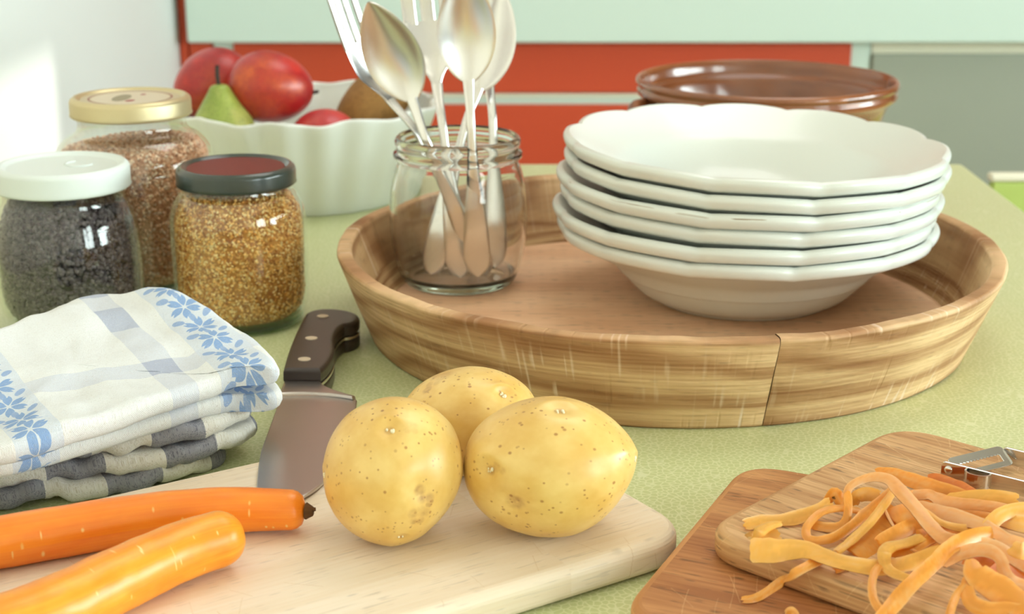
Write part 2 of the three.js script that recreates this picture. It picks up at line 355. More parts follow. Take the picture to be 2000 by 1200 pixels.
const flake = new THREE.IcosahedronGeometry(0.5, 0).scale(1.15, 0.62, 0.85), bean = new THREE.SphereGeometry(0.5, 8, 6).scale(1.1, 0.9, 0.9), seedGrain = new THREE.SphereGeometry(0.5, 6, 5).scale(1, 0.7, 0.8);
{ // golden bulgur, green lid with maroon panel
  const pos = [-0.157, 0, -0.858];
  const t = thing('storage_jar', 'glass jar with dark green screw lid and maroon panel, full of golden grain', 'jar', pos);
  jarGlass(t, [[0.031, 0], [0.0345, 0.0012], [0.0365, 0.005], [0.038, 0.014], [0.0388, 0.035], [0.0388, 0.058], [0.0375, 0.068], [0.0335, 0.0755], [0.0305, 0.0785], [0.0298, 0.083], [0.0302, 0.088]]);
  part(t, 'jar_base', lathe([[0, 0.0005], [0.0315, 0.0005], [0.0345, 0.002], [0.0345, 0.0045], [0, 0.0045]], 72), M.glassGreen);
  jarLid(t, 0.0338, 0.0815, 0.0925, phys({ color: rgb(44, 54, 46), roughness: 0.3, clearcoat: 0.6, clearcoatRoughness: 0.15 }), std({ color: rgb(112, 34, 24), roughness: 0.42 }), 'glossy dark green screw lid with a maroon centre');
  filling('bulgur_grain', 'golden cracked grain filling the jar with the green lid', pos, [[0.031, 0.0062], [0.0352, 0.012], [0.0364, 0.035], [0.0364, 0.058], [0.0352, 0.066], [0.0308, 0.074], [0.0275, 0.0775]], (x) => 0.0772 + 0.02 * x, std({ color: rgb(196, 134, 66), roughness: 0.9 }), flake, std({ color: 0xffffff, roughness: 0.75 }), 13000, 0.0019, [rgb(244, 196, 120), rgb(234, 176, 96), rgb(216, 150, 74), rgb(250, 218, 156), rgb(180, 114, 54)], 71);
}
{ // black beans, white lid
  const pos = [-0.254, 0, -0.852];
  const t = thing('storage_jar', 'wide glass jar with white plastic lid, full of small black beans', 'jar', pos);
  jarGlass(t, [[0.028, 0], [0.033, 0.0014], [0.0372, 0.007], [0.0405, 0.018], [0.0412, 0.032], [0.0405, 0.048], [0.0385, 0.061], [0.0358, 0.0695], [0.0338, 0.074], [0.0335, 0.084]]);
  part(t, 'jar_base', lathe([[0, 0.0005], [0.028, 0.0005], [0.0315, 0.002], [0.0325, 0.0048], [0, 0.0048]], 72), M.glassGreen);
  const lid = jarLid(t, 0.0374, 0.0808, 0.0945, phys({ color: rgb(226, 234, 230), roughness: 0.45 }), null, 'smooth white plastic lid');
  part(lid, 'emboss', new THREE.TorusGeometry(0.0075, 0.0007, 8, 40, 4.2).rotateX(Math.PI / 2).translate(0.008, 0.0928, -0.006), phys({ color: rgb(226, 234, 230), roughness: 0.45 }));
  filling('black_beans', 'tiny black beans filling the jar with the white lid', pos, [[0.029, 0.0065], [0.0345, 0.01], [0.038, 0.019], [0.0388, 0.032], [0.0381, 0.048], [0.0362, 0.061], [0.0335, 0.0695], [0.0315, 0.0735]], (x) => 0.0732 + 0.01 * x, std({ color: rgb(38, 32, 32), roughness: 0.9 }), bean, phys({ color: 0xffffff, roughness: 0.45 }), 9000, 0.0026, [rgb(88, 76, 80), rgb(66, 55, 60), rgb(108, 97, 100), rgb(76, 64, 70)], 72);
}
{ // brown rice-like grain, gold lid
  const pos = [-0.2345, 0, -0.94];
  const t = thing('storage_jar', 'tall big glass jar with brass-coloured lid, filled with reddish-brown grain', 'jar', pos);
  jarGlass(t, [[0.04, 0], [0.0445, 0.0015], [0.0475, 0.006], [0.049, 0.02], [0.0498, 0.05], [0.0492, 0.074], [0.0465, 0.086], [0.0405, 0.0935], [0.0355, 0.0965], [0.0332, 0.0995], [0.0328, 0.103], [0.0336, 0.106], [0.033, 0.112]]);
  part(t, 'jar_base', lathe([[0, 0.0005], [0.04, 0.0005], [0.0445, 0.002], [0.045, 0.006], [0, 0.006]], 72), M.glassGreen);
  const print = canvasTex(512, 512, (g) => {
    g.fillStyle = '#cbbd9c'; g.fillRect(0, 0, 512, 512);
    g.strokeStyle = '#8c3a2c'; g.lineWidth = 9; g.beginPath(); g.arc(256, 256, 214, 0, 7); g.stroke();
    g.fillStyle = '#dccfb6'; g.beginPath(); g.arc(256, 256, 200, 0, 7); g.fill();
    g.fillStyle = '#9a8f70'; g.beginPath(); g.ellipse(262, 300, 110, 46, 0, 0, 7); g.fill();
    g.fillStyle = '#a33c32'; g.beginPath(); g.ellipse(350, 235, 34, 22, 0.3, 0, 7); g.fill(); g.beginPath(); g.ellipse(150, 212, 22, 14, 0, 0, 7); g.fill();
  });
  jarLid(t, 0.0367, 0.1068, 0.1185, std({ color: rgb(214, 200, 158), metalness: 0.75, roughness: 0.42 }), std({ map: print, roughness: 0.5 }), 'brass-coloured screw lid with a faded printed centre');
  filling('brown_grain', 'reddish-brown grain filling the jar with the brass lid', pos, [[0.041, 0.0075], [0.0455, 0.012], [0.0466, 0.03], [0.0473, 0.05], [0.0468, 0.074], [0.0442, 0.0845], [0.0395, 0.091]], (x, z) => 0.0885 + 0.06 * x - 0.02 * z, std({ color: rgb(212, 156, 124), roughness: 0.9 }), seedGrain, std({ color: 0xffffff, roughness: 0.8 }), 13000, 0.0023, [rgb(246, 202, 172), rgb(236, 184, 150), rgb(220, 162, 128), rgb(250, 220, 196), rgb(196, 136, 104)], 73);
}

// ---------- cutlery jar ----------
const CJ = V(-0.0324, 0.0092, -0.905);
{
  const t = thing('cutlery_jar', 'open-topped clear glass preserving jar holding spoons and forks in the tray', 'jar', CJ.toArray());
  const o = smoothProfile([[0.0285, 0], [0.0322, 0.0012], [0.0356, 0.0062], [0.0388, 0.016], [0.0412, 0.032], [0.0416, 0.046], [0.0405, 0.06], [0.0382, 0.07], [0.0368, 0.0745], [0.0365, 0.0775]], 50);
  const inn = o.map(([r, y]) => [r - 0.0022, y]).filter(([, y]) => y > 0.0075).reverse();
  part(t, 'glass_body', lathe([[0, 0.0015], [0.02, 0.001], ...o, [0.0383, 0.0785], [0.0388, 0.0802], [0.0383, 0.0818], [0.0368, 0.0832], [0.0367, 0.0852], [0.0376, 0.0866], [0.0377, 0.0884], [0.0368, 0.0902], [0.0357, 0.0912], [0.0345, 0.0905], [0.034, 0.089], [0.0338, 0.079], ...inn, [0.027, 0.0062], [0.02, 0.0052], [0, 0.005]], 128), M.solidGlass);
}
const strip = (y0, y1, n, w, zf, dish, th, xc = () => 0) => {      // closed curved strip along +y: half width w(y), centre depth zf(y), hollow dish(y)
  const m = 14;
  return gridGeo(n, 2 * m + 1, (u, v) => {
    const y = lerp(y0, y1, u), k = Math.round(v * (2 * m + 1)), front = k <= m, s = (front ? k / m : 1 - (k - m - 1) / m) * 2 - 1;
    const z = zf(y) - dish(y) * (1 - s * s) + (front ? th * 0.5 : -th * 0.5) * Math.sqrt(Math.max(0.04, 1 - s ** 8));
    return V(xc(y) + s * w(y), y, z);
  });
};
const handleW = (y) => y < 0.012 ? 0.0078 * Math.sqrt(Math.max(0.01, 1 - ((0.012 - y) / 0.012) ** 2)) : lerp(0.0078, 0.0026, smoothstep(y, 0.012, 0.085)) + 0.0008 * smoothstep(y, 0.1, 0.118);
const handleZ = (y) => 0.0035 * Math.sin(y / 0.118 * Math.PI) + 0.0035 * smoothstep(y, 0.0, 0.03) - 0.008 * smoothstep(y, 0.09, 0.122);
function spoonParts(t) {
  const L0 = 0.114, L1 = 0.178;
  part(t, 'handle', strip(0, 0.1165, 60, handleW, handleZ, () => -0.0004, 0.0022), M.steel);
  const bw = (y) => { const v = clamp((y - L0) / (L1 - L0), 0, 1); return Math.max(0.0026 * (1 - smoothstep(v, 0, 0.2)), 0.0004, 0.0168 * Math.pow(Math.max(0, Math.sin(Math.PI * Math.pow(v, 0.86))), 0.66)); };
  part(t, 'bowl', strip(L0 + 0.0005, L1 - 0.0003, 56, bw, (y) => handleZ(0.118) + 0.004 * smoothstep(y, L0, L1), (y) => 0.0056 * Math.pow(Math.max(0, Math.sin(Math.PI * clamp((y - L0) / (L1 - L0), 0, 1))), 0.8), 0.0022), M.steel);
}
function forkParts(t, wide, tines) {
  part(t, 'handle', strip(0, 0.1165, 60, handleW, handleZ, () => -0.0004, 0.0022), M.steel);
  const W = wide, zf = (y) => handleZ(0.118) - 0.004 * Math.sin(clamp((y - 0.115) / 0.08, 0, 1) * Math.PI) + 0.006 * smoothstep(y, 0.13, 0.195);
  part(t, 'fork_head', strip(0.1155, 0.154, 40, (y) => lerp(0.003, W, smoothstep(y, 0.115, 0.14)), zf, (y) => 0.003 * smoothstep(y, 0.115, 0.135), 0.002), M.steel);
  for (let k = 0; k < tines; k++) {
    const x = (k - (tines - 1) / 2) * W * (tines === 3 ? 0.71 : 0.52), tw = W * (tines === 3 ? 0.27 : 0.19);
    part(t, 'tine', strip(0.1525, 0.205, 26, (y) => tw * (1 - 0.55 * smoothstep(y, 0.18, 0.205)), (y) => zf(y) - 0.003 * (1 - (x / W) ** 2), () => 0, 0.0018, () => x), M.steel);
  }
}
function cutlery(kind, label, foot, top, face, wide = 0.0125, tines = 4) {
  const t = thing(kind, label, kind, foot, 'cutlery standing in the glass jar');
  if (kind === 'spoon') spoonParts(t); else forkParts(t, wide, tines);
  const y = V(...top).sub(V(...foot)).normalize(), z = V(...face); z.addScaledVector(y, -z.dot(y)).normalize();
  t.quaternion.setFromRotationMatrix(new THREE.Matrix4().makeBasis(y.clone().cross(z), y, z));
  return t;
}
cutlery('fork', 'fork leaning furthest left in the jar, thin tines beside the left spoon', [-0.0222, 0.0165, -0.917], [-0.088, 0.16, -0.906], [0.75, 0, 0.65], 0.011);
cutlery('spoon', 'spoon leaning left with its hollow bowl towards the viewer, beside the leftmost fork', [-0.0155, 0.0165, -0.898], [-0.0713, 0.1558, -0.885], [-0.12, 0.05, 1]);
cutlery('fork', 'broad fork with a dark slot, standing between the two hollow spoon bowls', [-0.031, 0.0165, -0.891], [-0.0475, 0.1556, -0.915], [0.1, 0, 1], 0.0158, 3);
cutlery('spoon', 'frontmost upright spoon in the jar, its hollow bowl facing the viewer', [-0.0205, 0.021, -0.8785], [-0.0255, 0.1585, -0.876], [0.05, 0.05, 1]);
cutlery('spoon', 'spoon half hidden behind the upright front spoon, rim showing at its right', [-0.0487, 0.018, -0.893], [-0.0135, 0.156, -0.937], [-0.25, 0, 1]);
cutlery('fork', 'fork mostly hidden behind the two right spoons, dark handle rightmost in the jar', [-0.0105, 0.0165, -0.914], [-0.0145, 0.1563, -0.95], [0.2, 0, 1], 0.0115);

// ---------- fruit bowl ----------
const FB = V(-0.1636, 0, -1.19);
{
  const prof = [[0, 0.004], [0.06, 0.004], [0.074, 0.0065], [0.08, 0.012], [0.0865, 0.03], [0.094, 0.052], [0.1005, 0.069], [0.1015, 0.0728], [0.1033, 0.074], [0.1047, 0.0728], [0.1044, 0.07], [0.098, 0.052], [0.0905, 0.03], [0.084, 0.011], [0.081, 0.004], [0.078, 0], [0.07, 0.0], [0.069, 0.0015], [0, 0.002]];
  const pp = smoothProfile(prof, 110);
  const g = gridGeo(288, pp.length - 1, (u, v) => {
    const a = u * Math.PI * 2, [r, y] = pp[Math.round(v * (pp.length - 1))], k = smoothstep(r, 0.072, 0.09), f = Math.cos(a * 22);
    const rr = r * (1 + k * 0.018 * f), up = smoothstep(y, 0.05, 0.073) * 0.0016 * Math.cos(a * 11 + 0.6);
    return V(Math.sin(a) * rr, y + up, Math.cos(a) * rr);
  }, true);
  single('fruit_bowl', 'large white fluted ceramic bowl full of fruit behind the jars', 'bowl', g, M.fluted).position.copy(FB);
}
function fruitTex(a, b, c2, s, speck) {
  return tex(256, 128, (u, v, c) => {
    const ph = u * Math.PI * 2, th = v * Math.PI, x = Math.sin(th) * Math.cos(ph), y = Math.cos(th), z = Math.sin(th) * Math.sin(ph);
    const n = fbm(x * 1.6 + s, y * 1.6, z * 1.6, 4), m = fbm(x * 9 + s, y * 9, z * 9, 3);
    mixc(c, a, b, clamp(0.5 + 1.3 * n, 0, 1)); const q = clamp((z * 0.6 + x * 0.2 + n) * 1.2 - 0.35 + 0.25 * m, 0, 1) * 0.8; for (let k = 0; k < 3; k++) c[k] = lerp(c[k], c2[k], q);
    if (noise(x * 40, y * 40, z * 40 + s) > speck) for (let k = 0; k < 3; k++) c[k] *= 0.85;
  });
}
function fruitBody(ax, ay, az, egg) {
  const g = new THREE.SphereGeometry(1, 64, 48), p = g.attributes.position;
  for (let i = 0; i < p.count; i++) { const d = V(p.getX(i), p.getY(i), p.getZ(i)), k = 1 + egg * d.x + 0.03 * noise(d.x * 1.7 + egg * 40, d.y * 1.7, d.z * 1.7); p.setXYZ(i, d.x * ax, d.y * ay * k, d.z * az * k); }
  g.computeVertexNormals(); return g;
}
const mangoTex = fruitTex([196, 44, 34], [150, 26, 34], [228, 108, 44], 2, 0.6), skin = (map) => phys({ map, roughness: 0.38, clearcoat: 0.25, clearcoatRoughness: 0.25 });
{
  const m1 = thing('mango', 'dark red mango at the back left of the fruit bowl', 'mango', [-0.2335, 0.0845, -1.2], 'mangoes in the fruit bowl');
  const b1 = part(m1, 'fruit_body', fruitBody(0.0325, 0.0275, 0.028, 0.08), skin(mangoTex)); b1.rotation.set(0.4, 0.6, 0.15);
  const m2 = thing('mango', 'large bright red mango in the fruit bowl just right of the pear', 'mango', [-0.1835, 0.0882, -1.166], 'mangoes in the fruit bowl');
  const b2 = part(m2, 'fruit_body', fruitBody(0.0325, 0.0272, 0.028, -0.09), skin(mangoTex)); b2.rotation.set(-0.3, 0.15, -0.08);
  part(m2, 'stalk', new THREE.CylinderGeometry(0.0012, 0.0018, 0.006, 8).rotateZ(-1.4).translate(0.0335, -0.0035, 0), M.dark);
  const m3 = thing('mango', 'small red fruit just showing above the front rim of the white bowl', 'mango', [-0.142, 0.052, -1.148], 'mangoes in the fruit bowl');
  part(m3, 'fruit_body', fruitBody(0.026, 0.0225, 0.023, 0.05), skin(fruitTex([206, 62, 60], [176, 38, 48], [222, 110, 80], 5, 0.6)));
  const pr = thing('pear', 'green pear with a dark upright stalk in the fruit bowl', 'pear', [-0.217, 0.0562, -1.146]);
  const pg = lathe(smoothProfile([[0, -0.026], [0.012, -0.025], [0.0205, -0.016], [0.0242, -0.002], [0.0215, 0.012], [0.0148, 0.0235], [0.0098, 0.031], [0.0062, 0.0365], [0, 0.038]], 44), 48);
  part(pr, 'fruit_body', pg, skin(fruitTex([168, 182, 84], [142, 164, 66], [198, 196, 110], 9, 0.35))).rotation.z = 0.05;
  part(pr, 'stalk', new THREE.TubeGeometry(new THREE.CatmullRomCurve3([V(-0.002, 0.036, 0), V(-0.0028, 0.044, 0), V(-0.0022, 0.0515, 0.001)]), 10, 0.0016, 8), M.dark);
  const y = thing('sweet_potato', 'yellow-brown root vegetable at the right end of the fruit bowl', 'vegetable', [-0.104, 0.0745, -1.21]);
  const yb = part(y, 'root_body', fruitBody(0.044, 0.022, 0.022, -0.1), std({ map: fruitTex([176, 132, 66], [138, 94, 50], [198, 156, 84], 13, 0.4), roughness: 0.7 })); yb.rotation.set(0, 0.3, 0.72);
}

// ---------- brown earthenware dish ----------
{
  const glaze = tex(256, 128, (u, v, c) => { const n = fbm(u * 8, v * 14, 3, 4); mixc(c, [158, 96, 56], [116, 66, 38], clamp(0.5 + n, 0, 1)); });
  const t = thing('casserole_dish', 'brown glazed earthenware dish with a ridged rim behind the plates', 'dish', [0.1895, 0, -1.143]);
  t.rotation.y = 0.45;
  const prof = [[0, 0.006], [0.04, 0.0065], [0.056, 0.011], [0.068, 0.028], [0.078, 0.055], [0.0835, 0.078], [0.0865, 0.086], [0.0905, 0.0885], [0.0925, 0.096], [0.0945, 0.0995], [0.0965, 0.0985], [0.0972, 0.096], [0.0955, 0.0935], [0.0962, 0.0905], [0.0955, 0.0872], [0.0915, 0.0838], [0.0872, 0.076], [0.082, 0.054], [0.072, 0.026], [0.06, 0.007], [0.056, 0.001], [0.05, 0], [0, 0.001]];
  part(t, 'dish_body', lathe(smoothProfile(prof, 130), 96), phys({ map: glaze, roughness: 0.24, clearcoat: 0.7, clearcoatRoughness: 0.1 }));
  for (const s of [-1]) {
    const c = new THREE.CatmullRomCurve3([V(s * 0.084, 0.081, 0.022), V(s * 0.1, 0.0805, 0.019), V(s * 0.107, 0.074, 0.0), V(s * 0.1, 0.0805, -0.019), V(s * 0.084, 0.081, -0.022)]);
    part(t, 'handle', new THREE.TubeGeometry(c, 30, 0.0062, 12), phys({ map: glaze, roughness: 0.3, clearcoat: 0.5 }));
  }
}

// ---------- cutting boards ----------
function board(name, label, p0, dirx, len, wid, y, th, mat, radii) {  // p0 = one corner, dirx = direction of its length in plan (x, z)
  const d = new THREE.Vector2(...dirx).normalize(), s = roundedPoly([[0, 0], [len, 0], [len, wid], [0, wid]], radii);
  const g = extrude(s, th, th * 0.32, 5, 14);                          // shape x -> along, shape y -> across, depth -> up
  const across = V(d.y, 0, -d.x), m = new THREE.Matrix4().makeBasis(V(d.x, 0, d.y), across, V(0, 1, 0));
  g.applyMatrix4(m);
  const o = single(name, label, 'cutting board', g, mat); o.position.set(p0[0], y, p0[1]);
  return o;
}
const palePic = woodTex(1024, 512, 0.3, 0.16, { seed: 31, bend: 0.01, rings: 260, ringMix: 0.28, fibre: 0.32, broad: 0.5, pore: 0.12, light: [246, 232, 214], dark: [234, 213, 184] });
const tanPic = woodTex(1024, 512, 0.26, 0.15, { seed: 41, bend: 0.02, rings: 300, ringMix: 0.4, fibre: 0.6, broad: 0.6, pore: 0.4, light: [226, 184, 134], dark: [178, 128, 80] });
const redPic = woodTex(1024, 512, 0.26, 0.15, { seed: 47, bend: 0.02, rings: 280, ringMix: 0.4, fibre: 0.5, broad: 0.6, pore: 0.35, light: [212, 154, 100], dark: [164, 104, 60] });
function scratch(t, n, sd, rgbv, x0, x1, y0, y1, len) {
  const { data, width: W, height: H } = t.image; seed(sd);
  for (let i = 0; i < n; i++) { let x = lerp(x0, x1, rnd()) * W, y = lerp(y0, y1, rnd()) * H; const a = rnd() * Math.PI, L = len * (0.4 + rnd()) * W, k = 0.2 + 0.35 * rnd(), b = (rnd() - 0.5) * 0.006;
    for (let s = 0; s < L; s++) { const q = (Math.floor(((y % H) + H) % H) * W + Math.floor(((x % W) + W) % W)) * 4; for (let c = 0; c < 3; c++) data[q + c] = lerp(data[q + c], rgbv[c], k); x += Math.cos(a + b * s); y += Math.sin(a + b * s); } }
  t.needsUpdate = true;
}
scratch(tanPic, 120, 61, [244, 214, 168], 0.05, 0.6, 0.1, 0.95, 0.07); scratch(redPic, 60, 62, [240, 206, 160], 0, 1, 0, 1, 0.09); scratch(palePic, 90, 63, [206, 176, 136], 0, 1, 0, 1, 0.05);
const boardMat = (t, a, b, r) => std({ map: rep(t, 1 / a, 1 / b), bumpMap: rep(t.clone(), 1 / a, 1 / b), bumpScale: 0.00025, roughness: r });
board('cutting_board', 'large pale maple cutting board under the potatoes and whole carrots', [0.0725 - 0.84 * 0.36, -0.543 + 0.545 * 0.36], [0.84, -0.545], 0.36, 0.158, 0.0003, 0.0137, boardMat(palePic, 0.3, 0.16, 0.55), [0.02, 0.024, 0.022, 0.02]);
board('cutting_board', 'darker reddish wooden board at the bottom right, lowest of the two stacked there', [0.0362, -0.4795], [0.905, 0.425], 0.25, 0.151, 0.0003, 0.0117, boardMat(redPic, 0.26, 0.15, 0.5), [0.02, 0.02, 0.02, 0.02]);
board('cutting_board', 'light brown wooden board under the carrot peels, lying on the darker board', [0.0695, -0.5225], [0.735, 0.68], 0.25, 0.148, 0.0122, 0.0118, boardMat(tanPic, 0.26, 0.15, 0.55), [0.018, 0.02, 0.02, 0.022]);

// ---------- potatoes ----------
const TILT = THREE.MathUtils.degToRad(-25);        // potatoes are shaped in a frame leaning back like this
function potato(label, c, ax, mods, eyes, sd, patches = []) {
  const dirOf = (x, y) => V(x, y, Math.sqrt(Math.max(0.02, 1 - x * x - y * y)));
  const E = eyes.map(([x, y, r, k, n]) => ({ d: dirOf(x, y).normalize(), r, k, n }));
  const radius = (d) => {
    let f = 1 + 0.022 * noise(d.x * 1.6 + sd, d.y * 1.6, d.z * 1.6) + 0.006 * noise(d.x * 5 + sd, d.y * 5, d.z * 5) + mods(d);
    for (const e of E) { const q = Math.acos(clamp(d.dot(e.d), -1, 1)) / e.r; f -= 1.35 * e.k * Math.exp(-q * q); if (e.n !== 0) f += e.k * 0.6 * Math.exp(-(((q - 1.3) / 0.45) ** 2)) * clamp((d.y - e.d.y) / e.r, 0, 1); }
    return f;
  };
  const at = (d) => { const f = radius(d); return V(d.x * ax[0] * f, d.y * ax[1] * f, d.z * ax[2] * f); };
  const g = new THREE.SphereGeometry(1, 144, 108), p = g.attributes.position;
  for (let i = 0; i < p.count; i++) { const q = at(V(p.getX(i), p.getY(i), p.getZ(i))); p.setXYZ(i, q.x, q.y, q.z); }
  g.computeVertexNormals();
  const nn = g.attributes.normal; for (let j = 0; j <= 108; j++) { const a = j * 145, b = a + 144; nn.setXYZ(b, nn.getX(a), nn.getY(a), nn.getZ(a)); }
  g.rotateX(TILT); g.computeBoundingBox();
  // skin: uv of the sphere, painted by direction
  seed(sd * 7 + 3);
  const W = 1024, H = 512, w = new Float32Array(W * H), pt = new Float32Array(W * H), toDir = (u, v) => V(-Math.cos(u * 2 * Math.PI) * Math.sin(v * Math.PI), Math.cos(v * Math.PI), Math.sin(u * 2 * Math.PI) * Math.sin(v * Math.PI));
  const splat = (buf, d, r, a) => {
    const v = Math.acos(clamp(d.y, -1, 1)) / Math.PI, u = ((Math.atan2(d.z, -d.x) / (2 * Math.PI)) + 1) % 1, rv = r / Math.PI * 2.6, ru = Math.min(0.5, rv / 2 / Math.max(0.05, Math.sin(v * Math.PI)));
    for (let y = Math.floor((v - rv) * H); y <= (v + rv) * H; y++) for (let x = Math.floor((u - ru) * W); x <= (u + ru) * W; x++) {
      if (y < 0 || y >= H) continue; const xx = ((x % W) + W) % W, q = Math.acos(clamp(toDir((xx + 0.5) / W, (y + 0.5) / H).dot(d), -1, 1)) / r;
      buf[y * W + xx] = Math.max(buf[y * W + xx], a * (1 - smoothstep(q, 0.45, 1.15)));
    }
  };
  for (let i = 0; i < 330; i++) { const d = V(rnd() * 2 - 1, rnd() * 2 - 1, rnd() * 2 - 1).normalize(); splat(w, d, 0.013 + 0.019 * rnd() * rnd(), 0.35 + 0.6 * rnd()); }
  for (const e of E) splat(pt, e.d, e.r * 0.5, 0.4);
  for (const [x, y, r, a] of patches) for (let k = 0; k < 7; k++) splat(pt, dirOf(x + (rnd() - 0.5) * r, y + (rnd() - 0.5) * r).normalize(), r * (0.25 + 0.4 * rnd()), a * (0.5 + 0.5 * rnd()));
  const map = tex(W, H, (u, v, c) => {
    const d = toDir(u, v), i = Math.min(H - 1, Math.floor(v * H)) * W + Math.min(W - 1, Math.floor(u * W)), n = fbm(d.x * 3 + sd, d.y * 3, d.z * 3, 4), m = fbm(d.x * 14 + sd, d.y * 14, d.z * 14, 3);
    mixc(c, [240, 204, 124], [226, 180, 92], clamp(0.45 + 0.9 * n + 0.2 * m, 0, 1));
    const pa = clamp(pt[i] * (1 + m), 0, 0.85), sp = w[i];
    for (let k = 0; k < 3; k++) { c[k] = lerp(c[k], [166, 116, 66][k], pa); c[k] = lerp(c[k], [156, 100, 46][k], sp * 0.85); }
  });
  // SphereGeometry runs v from the top, DataTexture rows too: flip the uv so that v counts from the top
  const uv = g.attributes.uv; for (let i = 0; i < uv.count; i++) uv.setY(i, 1 - uv.getY(i));
  const t = thing('potato', label, 'potato', [c[0], 0.0138 - g.boundingBox.min.y, c[2]], 'raw potatoes on the pale board');
  part(t, 'potato_body', g, phys({ map, roughness: 0.4, clearcoat: 0.3, clearcoatRoughness: 0.3 }));
  const budMat = std({ color: rgb(244, 232, 196), roughness: 0.6 });
  for (const e of E) {
    if (!e.n) continue;
    const q = at(e.d).applyAxisAngle(V(1, 0, 0), TILT), gs = [];
    for (let k = 0; k < e.n; k++) gs.push(new THREE.SphereGeometry(0.00035 + 0.00035 * rnd(), 8, 6).scale(1, 1.3, 1).translate((rnd() - 0.5) * 0.0032, (rnd() - 0.5) * 0.0018, 0.0002));
    const m = part(t, 'sprout_bud', mergeGeometries(gs), budMat); m.position.copy(q); m.quaternion.setFromUnitVectors(V(0, 0, 1), q.clone().normalize()); m.userData.kind = 'stuff';
  }
  return t;
}
potato('rounder potato at the left of the trio, with a brown scar low on its right', [-0.0448, 0, -0.536], [0.0266, 0.0277, 0.0265], (d) => -0.03 * Math.max(0, d.x) * Math.max(0, -d.y) * 2 + 0.02 * d.x * d.y, [[0.0, 0.52, 0.16, 0.04, 5], [0.45, -0.3, 0.2, 0.045, 0], [0.15, -0.92, 0.1, 0.02, 2], [-0.97, -0.05, 0.1, 0.02, 3]], 1, [[0.52, -0.42, 0.13, 0.45], [0.42, -0.62, 0.2, 0.35], [0.3, 0.55, 0.14, 0.15]]);
potato('longest potato at the right of the trio, pointed at its right end', [0.0155, 0, -0.542], [0.0334, 0.0262, 0.0275], (d) => 0.05 * (1 - Math.abs(d.x)) * 0.4 - 0.0 + (d.x > 0 ? -0.17 * d.x * d.x * Math.abs(d.y - 0.22 * d.x) : 0.03 * d.x * d.x), [[0.07, 0.78, 0.17, 0.05, 4], [-0.72, -0.08, 0.17, 0.055, 5], [-0.45, -0.55, 0.28, 0.05, 0], [0.96, 0.1, 0.1, 0.012, 3]], 2, [[-0.62, -0.05, 0.12, 0.25]]);
potato('potato at the back of the trio, partly hidden by the other two', [-0.0178, 0, -0.598], [0.0298, 0.0228, 0.027], (d) => -0.1 * Math.max(0, -d.x) * Math.max(0, d.y + 0.1), [[0.5, 0.42, 0.15, 0.045, 5], [-0.6, 0.55, 0.2, 0.03, 0]], 3, [[-0.45, 0.72, 0.25, 0.3]]);

// ---------- carrots ----------
function carrotTex(sd, a, b) {
  seed(sd); const marks = []; for (let i = 0; i < 70; i++) marks.push([rnd(), rnd(), 0.0016 + 0.0022 * rnd(), 0.014 + 0.03 * rnd(), 0.6 + 0.4 * rnd()]);
  return tex(1024, 512, (u, v, c) => {
    const n = fbm(u * 14, Math.cos(v * 6.283) * 2 + sd, Math.sin(v * 6.283) * 2, 4), st = noise(u * 6, v * 90, sd) * 0.5 + noise(u * 3, v * 160, sd + 2) * 0.5;
    mixc(c, a, b, clamp(0.4 + 0.7 * n + 0.3 * st, 0, 1));
    for (const [x, y, rx, ry, k] of marks) { const q = ((u - x) / rx) ** 2 + ((v - y) / ry) ** 2; if (q < 1) for (let j = 0; j < 3; j++) c[j] = lerp(c[j], [255, 214, 150][j], k * (1 - q)); }
  });
}
function loft(pts, radii, n, m, cap0, cap1, squash = 1, rough = 0) {   // tapered tube with rounded ends; radii along the curve
  const cv = new THREE.CatmullRomCurve3(pts.map((p) => V(...p)), false, 'centripetal'), L = cv.getLength(), fr = (t) => { const x = t * (radii.length - 1), i = Math.min(radii.length - 2, Math.floor(x)); return lerp(radii[i], radii[i + 1], smoothstep(x - i, 0, 1)); };
  return gridGeo(n, m, (u, v) => {
    const t = clamp(u, 0, 1), s = t * L, e0 = s < cap0 ? Math.sqrt(Math.max(0, 1 - (1 - s / cap0) ** 2)) : 1, e1 = L - s < cap1 ? Math.pow(Math.max(0, 1 - (1 - (L - s) / cap1) ** 2), 0.48) : 1;
    const p = cv.getPointAt(t), T = cv.getTangentAt(t), B = T.clone().cross(V(0, 1, 0)).normalize(), N = B.clone().cross(T), a = -v * Math.PI * 2;
    const r = fr(t) * e0 * e1 * (1 + rough * fbm(t * 26, Math.cos(a) * 1.3, Math.sin(a) * 1.3, 3));
    return p.addScaledVector(B, Math.cos(a) * r).addScaledVector(N, Math.sin(a) * r * squash);
  });
}
